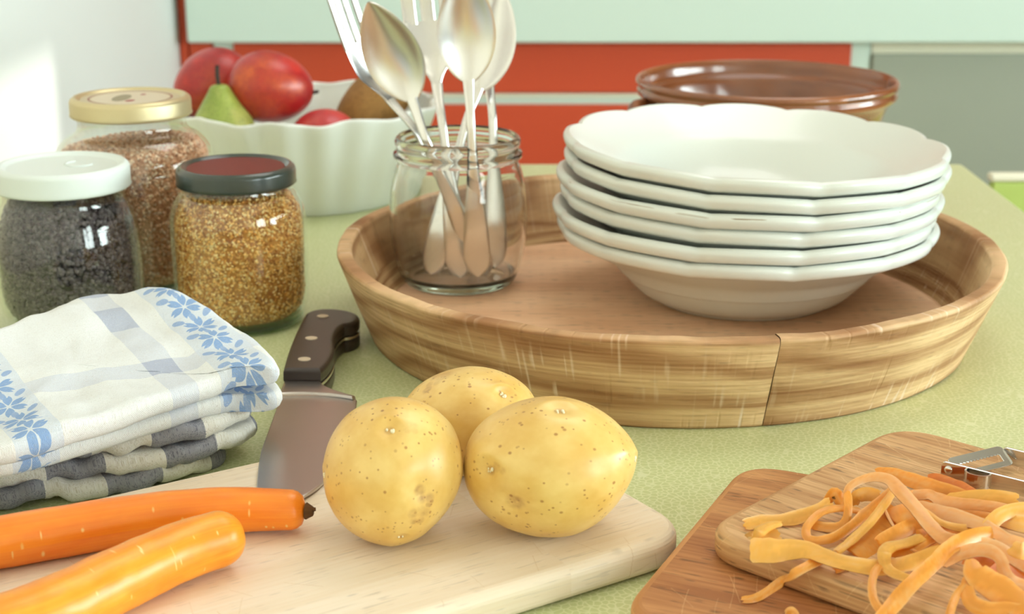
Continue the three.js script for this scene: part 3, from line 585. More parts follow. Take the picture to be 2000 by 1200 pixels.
{
  const t = thing('carrot', 'long deeper-orange peeled carrot with a dark stem stub, behind the other carrot', 'carrot', [0, 0, 0], 'peeled carrots on the pale board');
  const y = 0.0138, pts = [[-0.29, y + 0.0088, -0.455], [-0.235, y + 0.0094, -0.4885], [-0.1869, y + 0.0097, -0.512], [-0.1357, y + 0.0098, -0.5335], [-0.105, y + 0.0096, -0.5405], [-0.0785, y + 0.0094, -0.5405]];
  part(t, 'root', loft(pts, [0.0075, 0.0088, 0.0095, 0.0097, 0.0096, 0.0091, 0.0077], 120, 40, 0.006, 0.0065, 1, 0.03), phys({ map: carrotTex(5, [255, 150, 40], [246, 126, 22]), roughness: 0.36, clearcoat: 0.15, clearcoatRoughness: 0.3 }));
  part(t, 'stem_stub', mergeGeometries([new THREE.CylinderGeometry(0.0018, 0.0034, 0.0028, 9).rotateZ(-Math.PI / 2).rotateY(-0.15).translate(-0.0775, y + 0.0095, -0.5394), new THREE.CylinderGeometry(0.0007, 0.0012, 0.004, 6).rotateZ(-Math.PI / 2).rotateY(0.1).translate(-0.077, y + 0.0105, -0.5388)]), std({ color: rgb(98, 66, 36), roughness: 0.95 })).userData.kind = 'stuff';
}
{
  const t = thing('carrot', 'brighter yellow-orange peeled carrot in front, its rounded end against the darker carrot', 'carrot', [0, 0, 0], 'peeled carrots on the pale board');
  const y = 0.0138, pts = [[-0.23, y + 0.0108, -0.4], [-0.19, y + 0.0112, -0.4265], [-0.1565, y + 0.0114, -0.4505], [-0.1362, y + 0.0115, -0.478], [-0.1165, y + 0.0122, -0.501], [-0.0985, y + 0.013, -0.5135]];
  part(t, 'root', loft(pts, [0.009, 0.0112, 0.0119, 0.0119, 0.0114, 0.0108, 0.0102], 120, 40, 0.006, 0.0095, 1, 0.03), phys({ map: carrotTex(6, [250, 168, 48], [242, 138, 26]), roughness: 0.36, clearcoat: 0.15, clearcoatRoughness: 0.3 }));
}

// ---------- chef's knife ----------
{
  const t = thing('chef_knife', 'broad chef knife with black riveted handle, blade resting on the pale board', 'knife', [-0.1, 0.009, -0.77]);
  t.rotation.x = -0.036; t.rotation.z = -0.02;
  // plan coordinates: x right, y = -z (away from the viewer), both from the group's origin
  const P = (x, z) => [x + 0.1, -(z + 0.77)];
  const s = new THREE.Shape(); s.moveTo(...P(-0.1118, -0.712)); s.lineTo(...P(-0.0945, -0.7135)); s.quadraticCurveTo(...P(-0.092, -0.703), ...P(-0.0755, -0.6935)); s.lineTo(...P(-0.0742, -0.69));
  s.bezierCurveTo(...P(-0.0715, -0.65), ...P(-0.071, -0.605), ...P(-0.079, -0.58)); s.quadraticCurveTo(...P(-0.085, -0.562), ...P(-0.1, -0.552)); s.quadraticCurveTo(...P(-0.1055, -0.58), ...P(-0.109, -0.62)); s.lineTo(...P(-0.1118, -0.712));
  part(t, 'blade', extrude(s, 0.0018, 0.0005, 2, 16).rotateX(-Math.PI / 2).translate(0, -0.0009, 0), M.blade);
  const b = new THREE.Shape(); b.moveTo(...P(-0.1126, -0.7146)); b.lineTo(...P(-0.0945, -0.7146)); b.quadraticCurveTo(...P(-0.091, -0.7035), ...P(-0.0752, -0.6932)); b.lineTo(...P(-0.0762, -0.6895)); b.quadraticCurveTo(...P(-0.094, -0.6985), ...P(-0.1122, -0.6935)); b.closePath();
  part(t, 'bolster', extrude(b, 0.0052, 0.0016, 4, 12).rotateX(-Math.PI / 2).translate(0, -0.0026, 0), M.blade);
  const h = new THREE.Shape(); h.moveTo(...P(-0.1128, -0.714)); h.quadraticCurveTo(...P(-0.1165, -0.765), ...P(-0.1155, -0.818)); h.quadraticCurveTo(...P(-0.113, -0.8315), ...P(-0.1, -0.8295)); h.quadraticCurveTo(...P(-0.0865, -0.8255), ...P(-0.0845, -0.812)); h.quadraticCurveTo(...P(-0.0842, -0.8), ...P(-0.0912, -0.797)); h.quadraticCurveTo(...P(-0.0955, -0.785), ...P(-0.0935, -0.765)); h.quadraticCurveTo(...P(-0.0885, -0.735), ...P(-0.0945, -0.7145)); h.closePath();
  const black = phys({ color: rgb(52, 42, 38), roughness: 0.38, clearcoat: 0.3, clearcoatRoughness: 0.3 });
  part(t, 'handle_scale', extrude(h, 0.0078, 0.0022, 4, 12).rotateX(-Math.PI / 2).translate(0, 0.0008, 0), black);
  part(t, 'tang', extrude(h, 0.0016, 0.0002, 1, 12).rotateX(-Math.PI / 2).translate(0, -0.0008, 0), M.steel);
  part(t, 'handle_scale', extrude(h, 0.0078, 0.0022, 4, 12).rotateX(-Math.PI / 2).translate(0, -0.0086, 0), black);
  for (const [x, z] of [[-0.1045, -0.73], [-0.1058, -0.768], [-0.105, -0.812]]) part(t, 'rivet', new THREE.CylinderGeometry(0.0032, 0.0032, 0.0008, 24).translate(x + 0.1, 0.0086, z + 0.77), std({ color: rgb(214, 196, 170), roughness: 0.5, metalness: 0.3 }));
}

// ---------- folded towels ----------
const E1 = [0.55, 0.835], E2 = [0.835, -0.55];       // plan directions (x, z) along and across the towels
const towelUV = (x, z, k) => [k * (E2[0] * x + E2[1] * z), k * (E1[0] * x + E1[1] * z)];
function fold(outline, y0, th, opt) {                 // a padded sheet: outline in plan, rounded edge all round
  const cv = new THREE.CatmullRomCurve3(outline.map(([x, z]) => V(x, 0, z)), true, 'catmullrom', opt.tension ?? 0.5), N = opt.n ?? 180, ring = cv.getSpacedPoints(N), c = V(0, 0, 0);
  for (let i = 0; i < N; i++) c.addScaledVector(ring[i], 1 / N);
  const rows = [], K = 7;
  for (let k = 0; k <= K; k++) rows.push([1, -Math.PI / 2 + Math.PI * k / K]);
  for (const s of [0.975, 0.94, 0.9, 0.85, 0.79, 0.72, 0.64, 0.55, 0.45, 0.34, 0.22, 0.1, 0]) rows.push([s, Math.PI / 2]);
  rows.unshift([0, -Math.PI / 2]);
  return gridGeo(N, rows.length - 1, (u, v) => {
    const i = Math.round(u * N) % N, [s, ph] = rows[Math.round(v * (rows.length - 1))], p = ring[i], d = p.clone().sub(c), len = d.length();
    const out = s === 1 ? Math.cos(ph) * th * 0.5 : 0;
    const x = c.x + d.x * s + d.x / len * out, z = c.z + d.z * s + d.z / len * out;
    const edge = opt.wave * fbm(u * (opt.freq ?? 60), 3, opt.seed, 2) * (s > 0.9 ? 1 : Math.pow(s, 3)), lump = opt.lump * fbm(x * 38, z * 38, opt.seed, 3);
    const y = y0 + opt.base(x, z) + th * 0.5 + Math.sin(ph) * th * 0.5 * (s === 1 ? 1 : 1 + 0.12 * (1 - s)) + edge + lump * (ph > 0 ? 1 : 0.6);
    const push = opt.wave * 0.8 * fbm(u * (opt.freq ?? 60) + 9, 7, opt.seed, 2) * (s > 0.9 ? 1 : 0);
    return V(x + d.x / len * push, y, z + d.z / len * push);
  }, true, (u, v, q) => { const [a, b] = towelUV(q.x, q.z, opt.k); return [a, b + (q.y - y0) * opt.k * 0.6]; });
}
const fleece = tex(256, 256, (u, v, c) => { c[0] = c[1] = c[2] = 128 + 50 * Math.sin(u * 256 * 0.785) * Math.sin(v * 256 * 0.785) + 45 * noise(u * 90, v * 90, 1); }, false);
{
  // check towel: grey and white bands running across the fold
  const S = 0.0485, t = thing('folded_towel', 'grey-blue and white checked towel folded under the floral one', 'towel');
  const pic = canvasTex(512, 512, (g) => {
    g.fillStyle = '#f4f2ea'; g.fillRect(0, 0, 512, 512); g.fillStyle = '#9c9da6'; g.fillRect(0, 0, 250, 512); seed(8);
    for (let i = 0; i < 9000; i++) { const x = rnd() * 512, y = rnd() * 512; g.fillStyle = x < 250 ? (rnd() > 0.5 ? 'rgba(176,178,188,.5)' : 'rgba(66,68,82,.4)') : (rnd() > 0.5 ? 'rgba(255,255,255,.5)' : 'rgba(200,192,176,.4)'); g.fillRect(x, y, 5, 2); }
  });
  const outl = (du, dv) => [[-0.232, -0.5925], [-0.2, -0.6], [-0.17, -0.6115], [-0.142, -0.6245], [-0.1285, -0.64], [-0.1235, -0.653], [-0.129, -0.668], [-0.15, -0.7], [-0.19, -0.7], [-0.24, -0.67], [-0.26, -0.62]].map(([x, z]) => [x + E2[0] * du + E1[0] * dv, z + E2[1] * du + E1[1] * dv]);
  [[-0.012, 0.001, 0.0006], [0.001, 0.0015, 0.0092], [0.001, 0.0005, 0.0178]].forEach(([du, dv, y], k) => {
    const mat = std({ map: rep(pic.clone(), 1, 1, [0.124, 0.6, 0.7][k], 0), bumpMap: rep(fleece.clone(), 3, 3), bumpScale: 0.0004, roughness: 0.95 });
    part(t, 'fold', fold(outl(du, dv), y, 0.0086, { wave: 0.0036, freq: 46, lump: 0.0016, seed: 20 + k, base: () => 0, k: 1 / S, n: 220 }), mat);
  });
}
{
  const S = 0.128, px = 1024 / S, U0 = 0.145, V0 = -0.71;
  const t = thing('folded_towel', 'white towel with blue woven flower borders folded on top of the checked towel', 'towel');
  const pic = canvasTex(1024, 1024, (g) => {
    // x = u, canvas y runs down while v runs up (flipY): draw with v measured from the bottom
    const X = (u) => (u - U0) * px, Y = (v) => 1024 - (v - V0) * px;
    g.fillStyle = '#f3f5f4'; g.fillRect(0, 0, 1024, 1024); seed(9);
    g.fillStyle = 'rgba(204,212,228,.42)'; g.fillRect(X(0.2165), 0, X(0.2305) - X(0.2165), 1024); g.fillRect(0, Y(-0.607), 1024, 0.012 * px);
    g.fillStyle = 'rgba(150,162,192,.42)'; g.fillRect(X(0.2165), Y(-0.655), 0.014 * px, 0.022 * px); g.fillRect(X(0.2165), Y(-0.607), 0.014 * px, 0.012 * px); g.fillRect(X(0.2165), Y(-0.694), 0.014 * px, 0.012 * px);
    const flower = (x, y, r, rot) => { for (let k = 0; k < 6; k++) { const a = rot + k * Math.PI / 3; g.save(); g.translate(x, y); g.rotate(a); g.fillStyle = '#94b4e2'; g.beginPath(); g.moveTo(r * 0.12, 0); g.quadraticCurveTo(r * 0.55, -r * 0.42, r, -r * 0.1); g.lineTo(r * 0.8, 0); g.lineTo(r, r * 0.1); g.quadraticCurveTo(r * 0.55, r * 0.42, r * 0.12, 0); g.fill(); g.restore(); } };
    for (const u of [0.1535, 0.2535]) {
      g.fillStyle = 'rgba(222,230,244,.7)'; g.fillRect(X(u - 0.0115), 0, 0.023 * px, 1024);
      for (let i = 0; i < 10; i++) { const v = -0.72 + i * 0.0165; flower(X(u), Y(v), 0.0082 * px, 0.3); for (const s of [-1, 1]) { g.fillStyle = '#a2bce4'; g.beginPath(); g.ellipse(X(u + s * 0.0075), Y(v + 0.0082), 0.0032 * px, 0.0016 * px, s * 0.7, 0, 7); g.fill(); g.beginPath(); g.ellipse(X(u), Y(v + 0.0082), 0.0014 * px, 0.0028 * px, 0, 0, 7); g.fill(); } }
    }
    for (let i = 0; i < 26000; i++) { g.fillStyle = rnd() > 0.5 ? 'rgba(255,255,255,.22)' : 'rgba(190,184,170,.18)'; g.fillRect(rnd() * 1024, rnd() * 1024, 2 + rnd() * 5, 1.5); }
  });
  const mat = std({ map: rep(pic, 1, 1, -U0 / S, -V0 / S), bumpMap: rep(fleece.clone(), 7, 7), bumpScale: 0.0005, roughness: 0.95 });
  const low = [[-0.25, -0.56], [-0.2035, -0.5655], [-0.1795, -0.5875], [-0.1525, -0.6145], [-0.1285, -0.6375], [-0.1095, -0.6395], [-0.1095, -0.653], [-0.13, -0.685], [-0.166, -0.716], [-0.202, -0.712], [-0.24, -0.655], [-0.275, -0.6]];
  const up = [[-0.25, -0.5555], [-0.2035, -0.5605], [-0.187, -0.57], [-0.16, -0.5985], [-0.1345, -0.631], [-0.12, -0.637], [-0.108, -0.6375], [-0.1095, -0.6465], [-0.125, -0.673], [-0.146, -0.695], [-0.1745, -0.7165], [-0.2065, -0.7145], [-0.2285, -0.672], [-0.26, -0.62]];
  const slope = (x, z) => { const v = E1[0] * x + E1[1] * z; const u = E2[0] * x + E2[1] * z; return 0.012 * smoothstep(-v, 0.6, 0.7) + 0.0045 * smoothstep(u, 0.236, 0.25); };
  part(t, 'fold', fold(low, 0.0262, 0.0085, { wave: 0.0006, freq: 26, lump: 0.0006, seed: 31, base: (x, z) => 0.006 * smoothstep(-(E1[0] * x + E1[1] * z), 0.6, 0.7), k: 1 / S }), mat);
  part(t, 'fold', fold(up, 0.0345, 0.0095, { wave: 0.0007, freq: 22, lump: 0.004, seed: 33, base: slope, k: 1 / S }), mat);
}

// ---------- carrot peels ----------
const peelMat = phys({ color: 0xffffff, vertexColors: true, roughness: 0.38, clearcoat: 0.3, clearcoatRoughness: 0.3, transmission: 0.32, thickness: 0, specularIntensity: 0.8 });
let peelNo = 0;
function peel(label, w, roll, pts, tint) {            // w in mm; tint -1 deep, 0 orange, 1 yellow, 2 white-skinned
  const id = ++peelNo, cv = new THREE.CatmullRomCurve3(pts.map((p) => V(...p)), false, 'centripetal'), L = cv.getLength(), n = Math.max(24, Math.round(L / 0.0011)), m = 6, th = 0.0006;
  const arr = (a, t) => { if (!Array.isArray(a)) return a; const x = t * (a.length - 1), i = Math.min(a.length - 2, Math.floor(x)); return lerp(a[i], a[i + 1], x - i); };
  const col = [], nrm = [];
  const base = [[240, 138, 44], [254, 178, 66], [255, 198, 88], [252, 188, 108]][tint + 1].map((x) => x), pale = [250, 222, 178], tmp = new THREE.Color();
  const g = gridGeo(n, 2 * m + 1, (u, v) => {
    const p = cv.getPointAt(u), T = cv.getTangentAt(u), N = V(0, 0.78, 0.62); N.addScaledVector(T, -N.dot(T)).normalize();
    const B = T.clone().cross(N).normalize(), r = arr(roll, u) + 0.18 * noise(u * L * 90, id * 3.7, 1); N.applyAxisAngle(T, r); B.applyAxisAngle(T, r);
    const k = Math.round(v * (2 * m + 1)), front = k <= m, s = (front ? k / m : 1 - (k - m - 1) / m) * 2 - 1;
    const endU = Math.min(u, 1 - u) * L, cap = Math.min(1, 0.78 + 0.22 * Math.sqrt(Math.min(1, endU / 0.0012)));
    const hw = 1.22 * arr(w, u) / 2000 * (1 + 0.1 * noise(u * L * 260, id * 1.3, s > 0 ? 4 : 8)) * cap;
    let f = clamp(0.3 * noise(u * L * 130, s * 1.5 + id, 2) + 0.22 * noise(u * L * 60, s * 5, id) + 0.16 * noise(u * L * 900, s * 3, id), -0.35, 0.45) + (Math.abs(s) > 0.9 ? 0.25 : 0);
    if (tint === 2) f += 0.35 * clamp(noise(u * L * 55, id, 5) + 0.45, 0, 1) + (front ? 0.1 : 0);
    f = clamp(f, -0.08, 0.8);
    tmp.setRGB(...[0, 1, 2].map((c) => (f > 0 ? lerp(base[c], pale[c], f) : base[c] * (1 + f * 0.5)) / 255), THREE.SRGBColorSpace); col.push(tmp.r, tmp.g, tmp.b);
    nrm.push((N.x + 0.35 * s * B.x) * (front ? 1 : -1), (N.y + 0.35 * s * B.y) * (front ? 1 : -1), (N.z + 0.35 * s * B.z) * (front ? 1 : -1));
    if (u === 0 || u === 1) p.addScaledVector(T, (u ? 1 : -1) * 0.0009 * noise(s * 4, id * 2.3, u * 5));
    const q = p.addScaledVector(B, s * hw).addScaledVector(N, (front ? th : -th) / 2 - 0.1 * hw * s * s);
    return q;
  });
  g.setAttribute('color', new THREE.Float32BufferAttribute(col, 3)); g.setAttribute('normal', new THREE.Float32BufferAttribute(nrm, 3)); g.normalizeNormals();
  const ix = g.index.array; for (let i = 0; i < ix.length; i += 3) { const q = ix[i]; ix[i] = ix[i + 1]; ix[i + 1] = q; }
  return single('carrot_peel', label, 'peel', g, peelMat, 'carrot peelings heaped on the smaller board');
}
peel('wide orange base peel lying flat beside the long diagonal peel under the arch', 9, 0, [[.1449, .0265, -.5366], [.1389, .026, -.524], [.1333, .0255, -.5128], [.1272, .0255, -.5034], [.1219, .0255, -.4977]], 0);
peel('broad darker peel at the middle bottom of the pile under the white-skinned arch', 9, 0, [[.1415, .0265, -.5238], [.1489, .0265, -.5283], [.1561, .0265, -.5265], [.1621, .0265, -.5167], [.1662, .0265, -.5115]], 0);
peel('broad orange peel at the right bottom of the pile below the peeler', 9, 0, [[.162, .0265, -.532], [.1736, .0265, -.5306], [.1842, .0265, -.5274], [.1961, .0265, -.5229]], 0);
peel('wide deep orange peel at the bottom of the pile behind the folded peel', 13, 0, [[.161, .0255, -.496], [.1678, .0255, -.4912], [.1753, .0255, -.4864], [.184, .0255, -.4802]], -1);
peel('straight peel whose fan-shaped end points left at the near edge of the pile', [8, 7.4, 5.6, 5, 4.8, 4.8, 4.8, 4.8, 4.6, 4.6, 4], 0.1, [[.0841, .0295, -.4936], [.091, .0295, -.4928], [.0975, .0295, -.494], [.1045, .0295, -.4928], [.109, .0295, -.4887], [.1138, .0295, -.4843], [.1202, .0295, -.4812], [.1289, .0285, -.4816], [.1394, .0285, -.4856], [.1485, .0285, -.4916], [.1556, .0285, -.4964]], 1);
peel('small pale curl folded back above the fan-shaped end', [2, 3, 4, 5, 6, 5], 0.2, [[.0981, .0315, -.5113], [.0923, .0325, -.5066], [.0878, .0325, -.501], [.0863, .0295, -.5027], [.0908, .0265, -.5068], [.0973, .0275, -.5086]], 1);
peel('flat peel with blunt left end lying on the smaller board behind the fan-shaped end', [4, 4.4, 4.2, 4.6, 4.6, 4], 0.1, [[.0862, .0265, -.5211], [.0934, .0265, -.5238], [.1012, .0265, -.5247], [.1081, .0275, -.5262], [.1149, .0295, -.5273], [.1198, .0315, -.5293]], 1);
peel('short pointed peel tip sticking up at the left of the arch', [2.5, 4, 3, 2], 0.3, [[.1185, .0295, -.5337], [.1215, .0345, -.531], [.1236, .0305, -.5306], [.1273, .0285, -.535]], 0);
peel('thin peel curled into an open loop on the bare board at the left', [2.6, 2.4, 2.4, 2.4, 2.6, 2.8, 3, 3, 3.2, 3.4, 3.4, 3], 0.15, [[.1304, .0295, -.5263], [.1223, .0305, -.5264], [.1157, .0305, -.5237], [.1105, .0285, -.5195], [.1075, .0275, -.5133], [.1075, .0265, -.509], [.1101, .0265, -.5068], [.1159, .027, -.5083], [.1231, .0275, -.5146], [.1309, .0295, -.5232], [.1406, .0315, -.533], [.1463, .0325, -.5408]], 0);
peel('peel that lies inside the open loop and climbs beside the arch', [3.2, 3.2, 3, 2.6, 2.6, 2.4], 0.1, [[.111, .026, -.5218], [.1167, .026, -.5195], [.1215, .0265, -.5194], [.1241, .0285, -.5213], [.1248, .0325, -.5234], [.125, .0365, -.5274]], 0);
peel('long white-skinned peel rising in an arch over the whole pile', [2.4, 2.6, 2.8, 3.4, 4.2, 4.4, 4.4, 4.4, 4.4, 4.2, 4.2, 4.2, 4.4, 4.4, 4.6], 0.2, [[.1247, .0345, -.5272], [.1261, .0375, -.5294], [.1315, .0395, -.5324], [.1368, .0405, -.5325], [.1408, .0405, -.5301], [.143, .0395, -.5239], [.1457, .0375, -.5164], [.1483, .0355, -.5097], [.1506, .0335, -.5023], [.1532, .0325, -.4968], [.1569, .0325, -.4943], [.1636, .0325, -.4927], [.1697, .0315, -.4911], [.1741, .0305, -.4863], [.1792, .0295, -.4777]], 2);
peel('short yellow curl standing on edge under the start of the arch', [4, 4.4, 4.4, 4], 0.5, [[.1298, .0275, -.5363], [.1309, .0305, -.5362], [.1345, .0315, -.5368], [.1391, .0315, -.5349]], 1);
peel('narrow straight peel running down to the left from the arch', [2.2, 2.6, 2.8, 2.8, 2.8, 2.4], 0.1, [[.1454, .0335, -.5375], [.1388, .0325, -.5257], [.1322, .0305, -.5161], [.126, .0295, -.5078], [.1201, .0285, -.5006], [.1151, .0275, -.4956]], 1);
peel('hair-thin white strip hanging below the arch', 0.8, 0.1, [[.1381, .0325, -.5257], [.1387, .0305, -.5196], [.1398, .0285, -.5142]], 2);
peel('peel with a rounded end and a dark spot in the middle of the pile', [4.6, 4.8, 4.8, 4.8], 0.1, [[.1309, .0295, -.4985], [.1372, .03, -.5042], [.1433, .0305, -.5091], [.1507, .0295, -.5174]], 0);
peel('peel bent like a hook in front of the rounded end', [3, 3.6, 4, 4, 4, 3.6, 3, 2.4, 2], 0.35, [[.1469, .0305, -.5014], [.1386, .0315, -.4948], [.1317, .0335, -.4874], [.1283, .0335, -.4814], [.1285, .0305, -.4796], [.13, .0295, -.4762], [.1327, .029, -.4741], [.1363, .0285, -.4728], [.1398, .0275, -.474]], 1);
peel('flat peel behind the hook-shaped peel running up to the right', 3.4, 0.1, [[.1335, .0285, -.4891], [.1413, .029, -.4946], [.1472, .0295, -.4993], [.1533, .0295, -.5061]], 0);
peel('long smooth peel sweeping diagonally to the bottom edge of the picture', [4.4, 4.4, 4.2, 4.2, 4.2, 4.2, 4.2, 4], 0.15, [[.1194, .0255, -.4484], [.1269, .0275, -.4579], [.1339, .0325, -.4631], [.1431, .0345, -.4727], [.1514, .0355, -.4832], [.1609, .0355, -.4918], [.1706, .0335, -.4993], [.1762, .0315, -.5053]], 0);
peel('peel crossing the right end of the long diagonal peel', [4.2, 4.4, 4.4, 4.4], 0.15, [[.1702, .0325, -.504], [.1749, .0355, -.507], [.1812, .0365, -.511], [.1921, .0365, -.5137]], 1);
peel('thin dark-edged peel drooping in a curve to the bottom of the board', [2, 2.2, 2.4, 2.4, 2.4, 3], 0.3, [[.1287, .0305, -.4827], [.1242, .0295, -.4762], [.1215, .0275, -.4681], [.121, .026, -.46], [.1226, .0257, -.4542], [.1249, .0255, -.4511]], 0);
peel('long broad peel at the back of the pile just left of the peeler', [3.6, 4, 4.6, 5.4, 5.6, 4.6, 3], 0.35, [[.1437, .0295, -.5621], [.1499, .0305, -.5587], [.1563, .0305, -.5522], [.1625, .0305, -.5453], [.1687, .0295, -.5418], [.1748, .0285, -.5388], [.1808, .0285, -.5359]], 0);
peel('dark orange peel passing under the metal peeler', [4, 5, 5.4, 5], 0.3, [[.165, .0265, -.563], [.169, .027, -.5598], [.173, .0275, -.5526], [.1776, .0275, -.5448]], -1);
peel('flat peel with a ragged blunt right end in front of the peeler', [3.6, 4, 4, 4.2, 4], 0.35, [[.1651, .0305, -.5348], [.1723, .0315, -.5344], [.18, .032, -.5343], [.1855, .032, -.5333], [.1905, .0315, -.5321]], 1);
peel('pale peel with wrinkled skin crossing below the ragged blunt end', [3.4, 3.6, 3.8, 3.6, 3.6, 3.4], 0.3, [[.152, .0305, -.5381], [.1572, .0325, -.5345], [.1606, .0335, -.5262], [.1686, .0335, -.5235], [.1771, .0335, -.5212], [.1837, .0325, -.5202]], 2);
peel('wrinkled pale peel ending in a torn yellow strip at the right', [4, 4.6, 4.8, 4.4, 4.4, 4.4, 4.2], 0.25, [[.1522, .0305, -.5297], [.1573, .0315, -.5215], [.1631, .0325, -.514], [.1679, .0335, -.5066], [.172, .0335, -.4993], [.1749, .0335, -.4923], [.1795, .0325, -.4907]], 2);
peel('thin yellow peel hanging below the arch towards the right', [1.6, 1.8, 2, 2.4, 2.6], 0.1, [[.1495, .0335, -.523], [.153, .0325, -.5171], [.1562, .0315, -.5117], [.1603, .031, -.5089], [.1664, .0305, -.5082]], 1);
peel('twisted peel with a pale bend at the right of the long diagonal peel', [3.6, 3.8, 4, 4, 3.6, 3.4, 3.4, 3.4, 3.6], [0, 0, 0.2, 0.5, 0.9, 0.7, 0.5, 0.3, 0.2], [[.1477, .0305, -.4812], [.1546, .0325, -.4834], [.1592, .0355, -.4809], [.1638, .0365, -.4776], [.1658, .0355, -.473], [.1665, .0325, -.4714], [.1679, .0305, -.4697], [.1713, .0285, -.4691], [.178, .0275, -.4681]], 2);
peel('widest folded peel with a pointed top corner near the bottom right', [3, 7, 8, 7.6, 7.6, 7.6], 0.35, [[.1544, .0375, -.4694], [.1543, .0355, -.4643], [.1577, .0335, -.4619], [.162, .0315, -.4585], [.1657, .0295, -.4541], [.1706, .0275, -.4454]], 0);
peel('peel curling in a loop under the widest folded peel', [4, 4, 4.2, 4.4, 4.4, 4], 0.6, [[.1532, .0335, -.4653], [.1514, .0305, -.4615], [.1515, .0285, -.4567], [.1548, .0275, -.4537], [.16, .0275, -.453], [.1678, .0275, -.4523]], 0);
peel('very thin peel hanging left of the loop at the bottom edge', [1.4, 2, 2.2, 2.2], 0.3, [[.1523, .0325, -.4643], [.1489, .0295, -.462], [.1459, .0275, -.4575], [.1429, .026, -.4509]], 0);
peel('short curled peel stub at the right edge of the picture', [5, 5, 4.6], 0.5, [[.172, .0365, -.4816], [.1739, .0365, -.4784], [.1785, .0355, -.4805]], 1);
peel('peel nub under the straight peel at the near edge of the board', [2.8, 2.6, 2], 0.1, [[.1129, .0255, -.4857], [.1156, .0257, -.4876], [.1194, .026, -.4894]], 0);
peel('tiny white splinter of peel behind the straight peel', 0.9, 0.1, [[.1408, .0305, -.4915], [.1423, .0295, -.4915], [.1441, .0285, -.4912]], 2);
peel('broad flat peel filling the pile just right of the hook-shaped peel', 9, 0, [[.1477, .0265, -.5047], [.1579, .0275, -.5086], [.1677, .0275, -.5103], [.1752, .0275, -.5043]], 0);
peel('broad flat peel under the torn yellow strip at the right edge', 9, 0, [[.1668, .0285, -.5142], [.1734, .0285, -.5048], [.1795, .0285, -.4948], [.1874, .0275, -.4912]], 0);
peel('peel lying low between the arch and the ragged blunt end', 7, 0, [[.1508, .0275, -.5401], [.1599, .0285, -.5378], [.1678, .0285, -.5313], [.1778, .0285, -.5258], [.1931, .0285, -.5258]], 0);
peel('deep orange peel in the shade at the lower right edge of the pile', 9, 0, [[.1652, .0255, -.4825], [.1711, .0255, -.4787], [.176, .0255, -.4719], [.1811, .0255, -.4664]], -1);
peel('peel crossing the right edge of the picture above the twisted peel', 5, 0.2, [[.1778, .0325, -.5144], [.1819, .0335, -.507], [.1899, .0325, -.5057]], 1);
peel('narrow peel hanging over the edge of the smaller board onto the larger', [2.2, 2.6, 2.8, 3, 3, 3], 0.1, [[.0809, .0135, -.4866], [.0848, .0135, -.4874], [.0896, .014, -.4906], [.0949, .018, -.491], [.0986, .0245, -.4853], [.1095, .0265, -.4924]], 0);
peel('tiny snippet of peel at the bottom edge of the picture on the larger board', [2, 2.6, 2], 0.1, [[.0948, .0135, -.4762], [.0963, .015, -.4756], [.0985, .0135, -.4751]], 0);

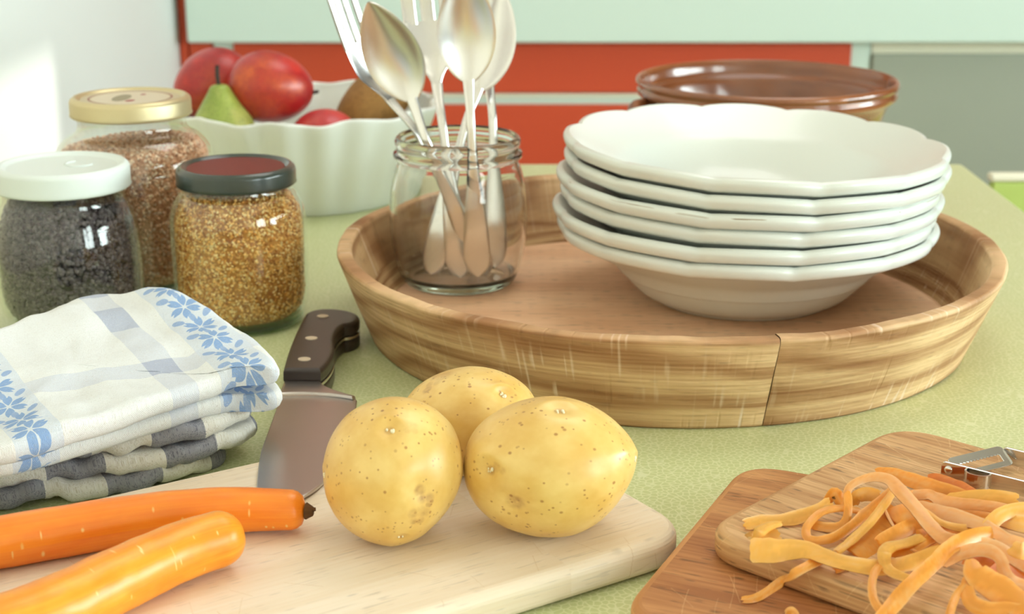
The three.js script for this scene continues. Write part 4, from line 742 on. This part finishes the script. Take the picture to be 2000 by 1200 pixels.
// ---------- vegetable peeler ----------
{
  const t = thing('vegetable_peeler', 'shiny metal vegetable peeler lying at the right edge behind the carrot peels', 'peeler', [0.1735, 0.0243, -0.566]);
  const dir = V(0.82, 0, 0.56).normalize(), nor = V(-0.56, 0, 0.82).normalize();     // along the arms; outwards of the near arm
  const rot = new THREE.Matrix4().makeBasis(dir, V(0, 1, 0), nor.clone());
  const put = (g) => g.applyMatrix4(rot);
  const arm = (z, x0) => { const s = roundedPoly([[x0, 0.0012], [0.055, 0.0012], [0.055, 0.0072], [x0, 0.0085]], [0.002, 0.0005, 0.0005, 0.0022]); return put(extrude(s, 0.0011, 0.0003, 2, 8).translate(0, 0, z)); };
  part(t, 'arm', arm(0, -0.0025), M.chrome); part(t, 'arm', arm(-0.0285, 0.013), M.chrome);
  part(t, 'bridge', put(rbox(0.004, 0.006, 0.0296, 0.001, 0.056, 0.0042, -0.0137)), M.chrome);
  part(t, 'handle', put(rbox(0.08, 0.008, 0.014, 0.003, 0.097, 0.0042, -0.0137)), M.chrome);
  const riv = (x, y, z) => put(new THREE.SphereGeometry(0.0017, 20, 14).scale(1, 1, 0.55).translate(x, y, z));
  part(t, 'rivet', riv(0.0006, 0.0053, 0.0012), M.chrome); part(t, 'rivet', riv(0.0162, 0.0055, -0.0292), M.chrome);
  const pts = []; for (let k = 0; k <= 14; k++) { const a = Math.PI * k / 14; pts.push([0.0125 - 0.0052 * Math.cos(a), 0.0045 * Math.pow(Math.sin(a), 0.7)]); }
  const ls = new THREE.Shape(); pts.forEach(([x, z], k) => (k ? ls.lineTo(x, z) : ls.moveTo(x, z))); [...pts].reverse().forEach(([x, z]) => ls.lineTo(0.0125 + (x - 0.0125) * 0.87, Math.max(0, z - 0.0006)));
  part(t, 'eye_cutter', put(new THREE.ExtrudeGeometry(ls, { depth: 0.0058, bevelEnabled: false }).rotateX(Math.PI / 2).translate(0, 0.0075, 0.001)), M.chrome);
  // swivel blade between the two pivots
  const a = V(0.0006, 0.0053, 0).applyMatrix4(rot), b = V(0.0155, 0.0055, -0.028).applyMatrix4(rot), bx = b.clone().sub(a), len = bx.length(); bx.normalize();
  const up = V(0.3, 0.8, 0.45); up.addScaledVector(bx, -up.dot(bx)).normalize();
  const bs = roundedPoly([[0.001, -0.0052], [len - 0.001, -0.0052], [len - 0.001, 0.0045], [0.001, 0.0045]], [0.002, 0.002, 0.003, 0.003]);
  const slot = new THREE.Path(); slot.moveTo(0.005, -0.0012); for (let k = 0; k <= 24; k++) slot.lineTo(0.005 + (len - 0.01) * k / 24, 0.0004 + (k % 2) * 0.0004); slot.lineTo(len - 0.005, -0.0026); slot.lineTo(0.005, -0.0026); bs.holes.push(slot);
  const across = up.clone().cross(bx).normalize();
  part(t, 'blade', extrude(bs, 0.0007, 0.0002, 1, 6).applyMatrix4(new THREE.Matrix4().makeBasis(bx, across, bx.clone().cross(across))).translate(a.x, a.y, a.z), M.chrome);
}

shade(scene);
renderer.render(scene, camera);
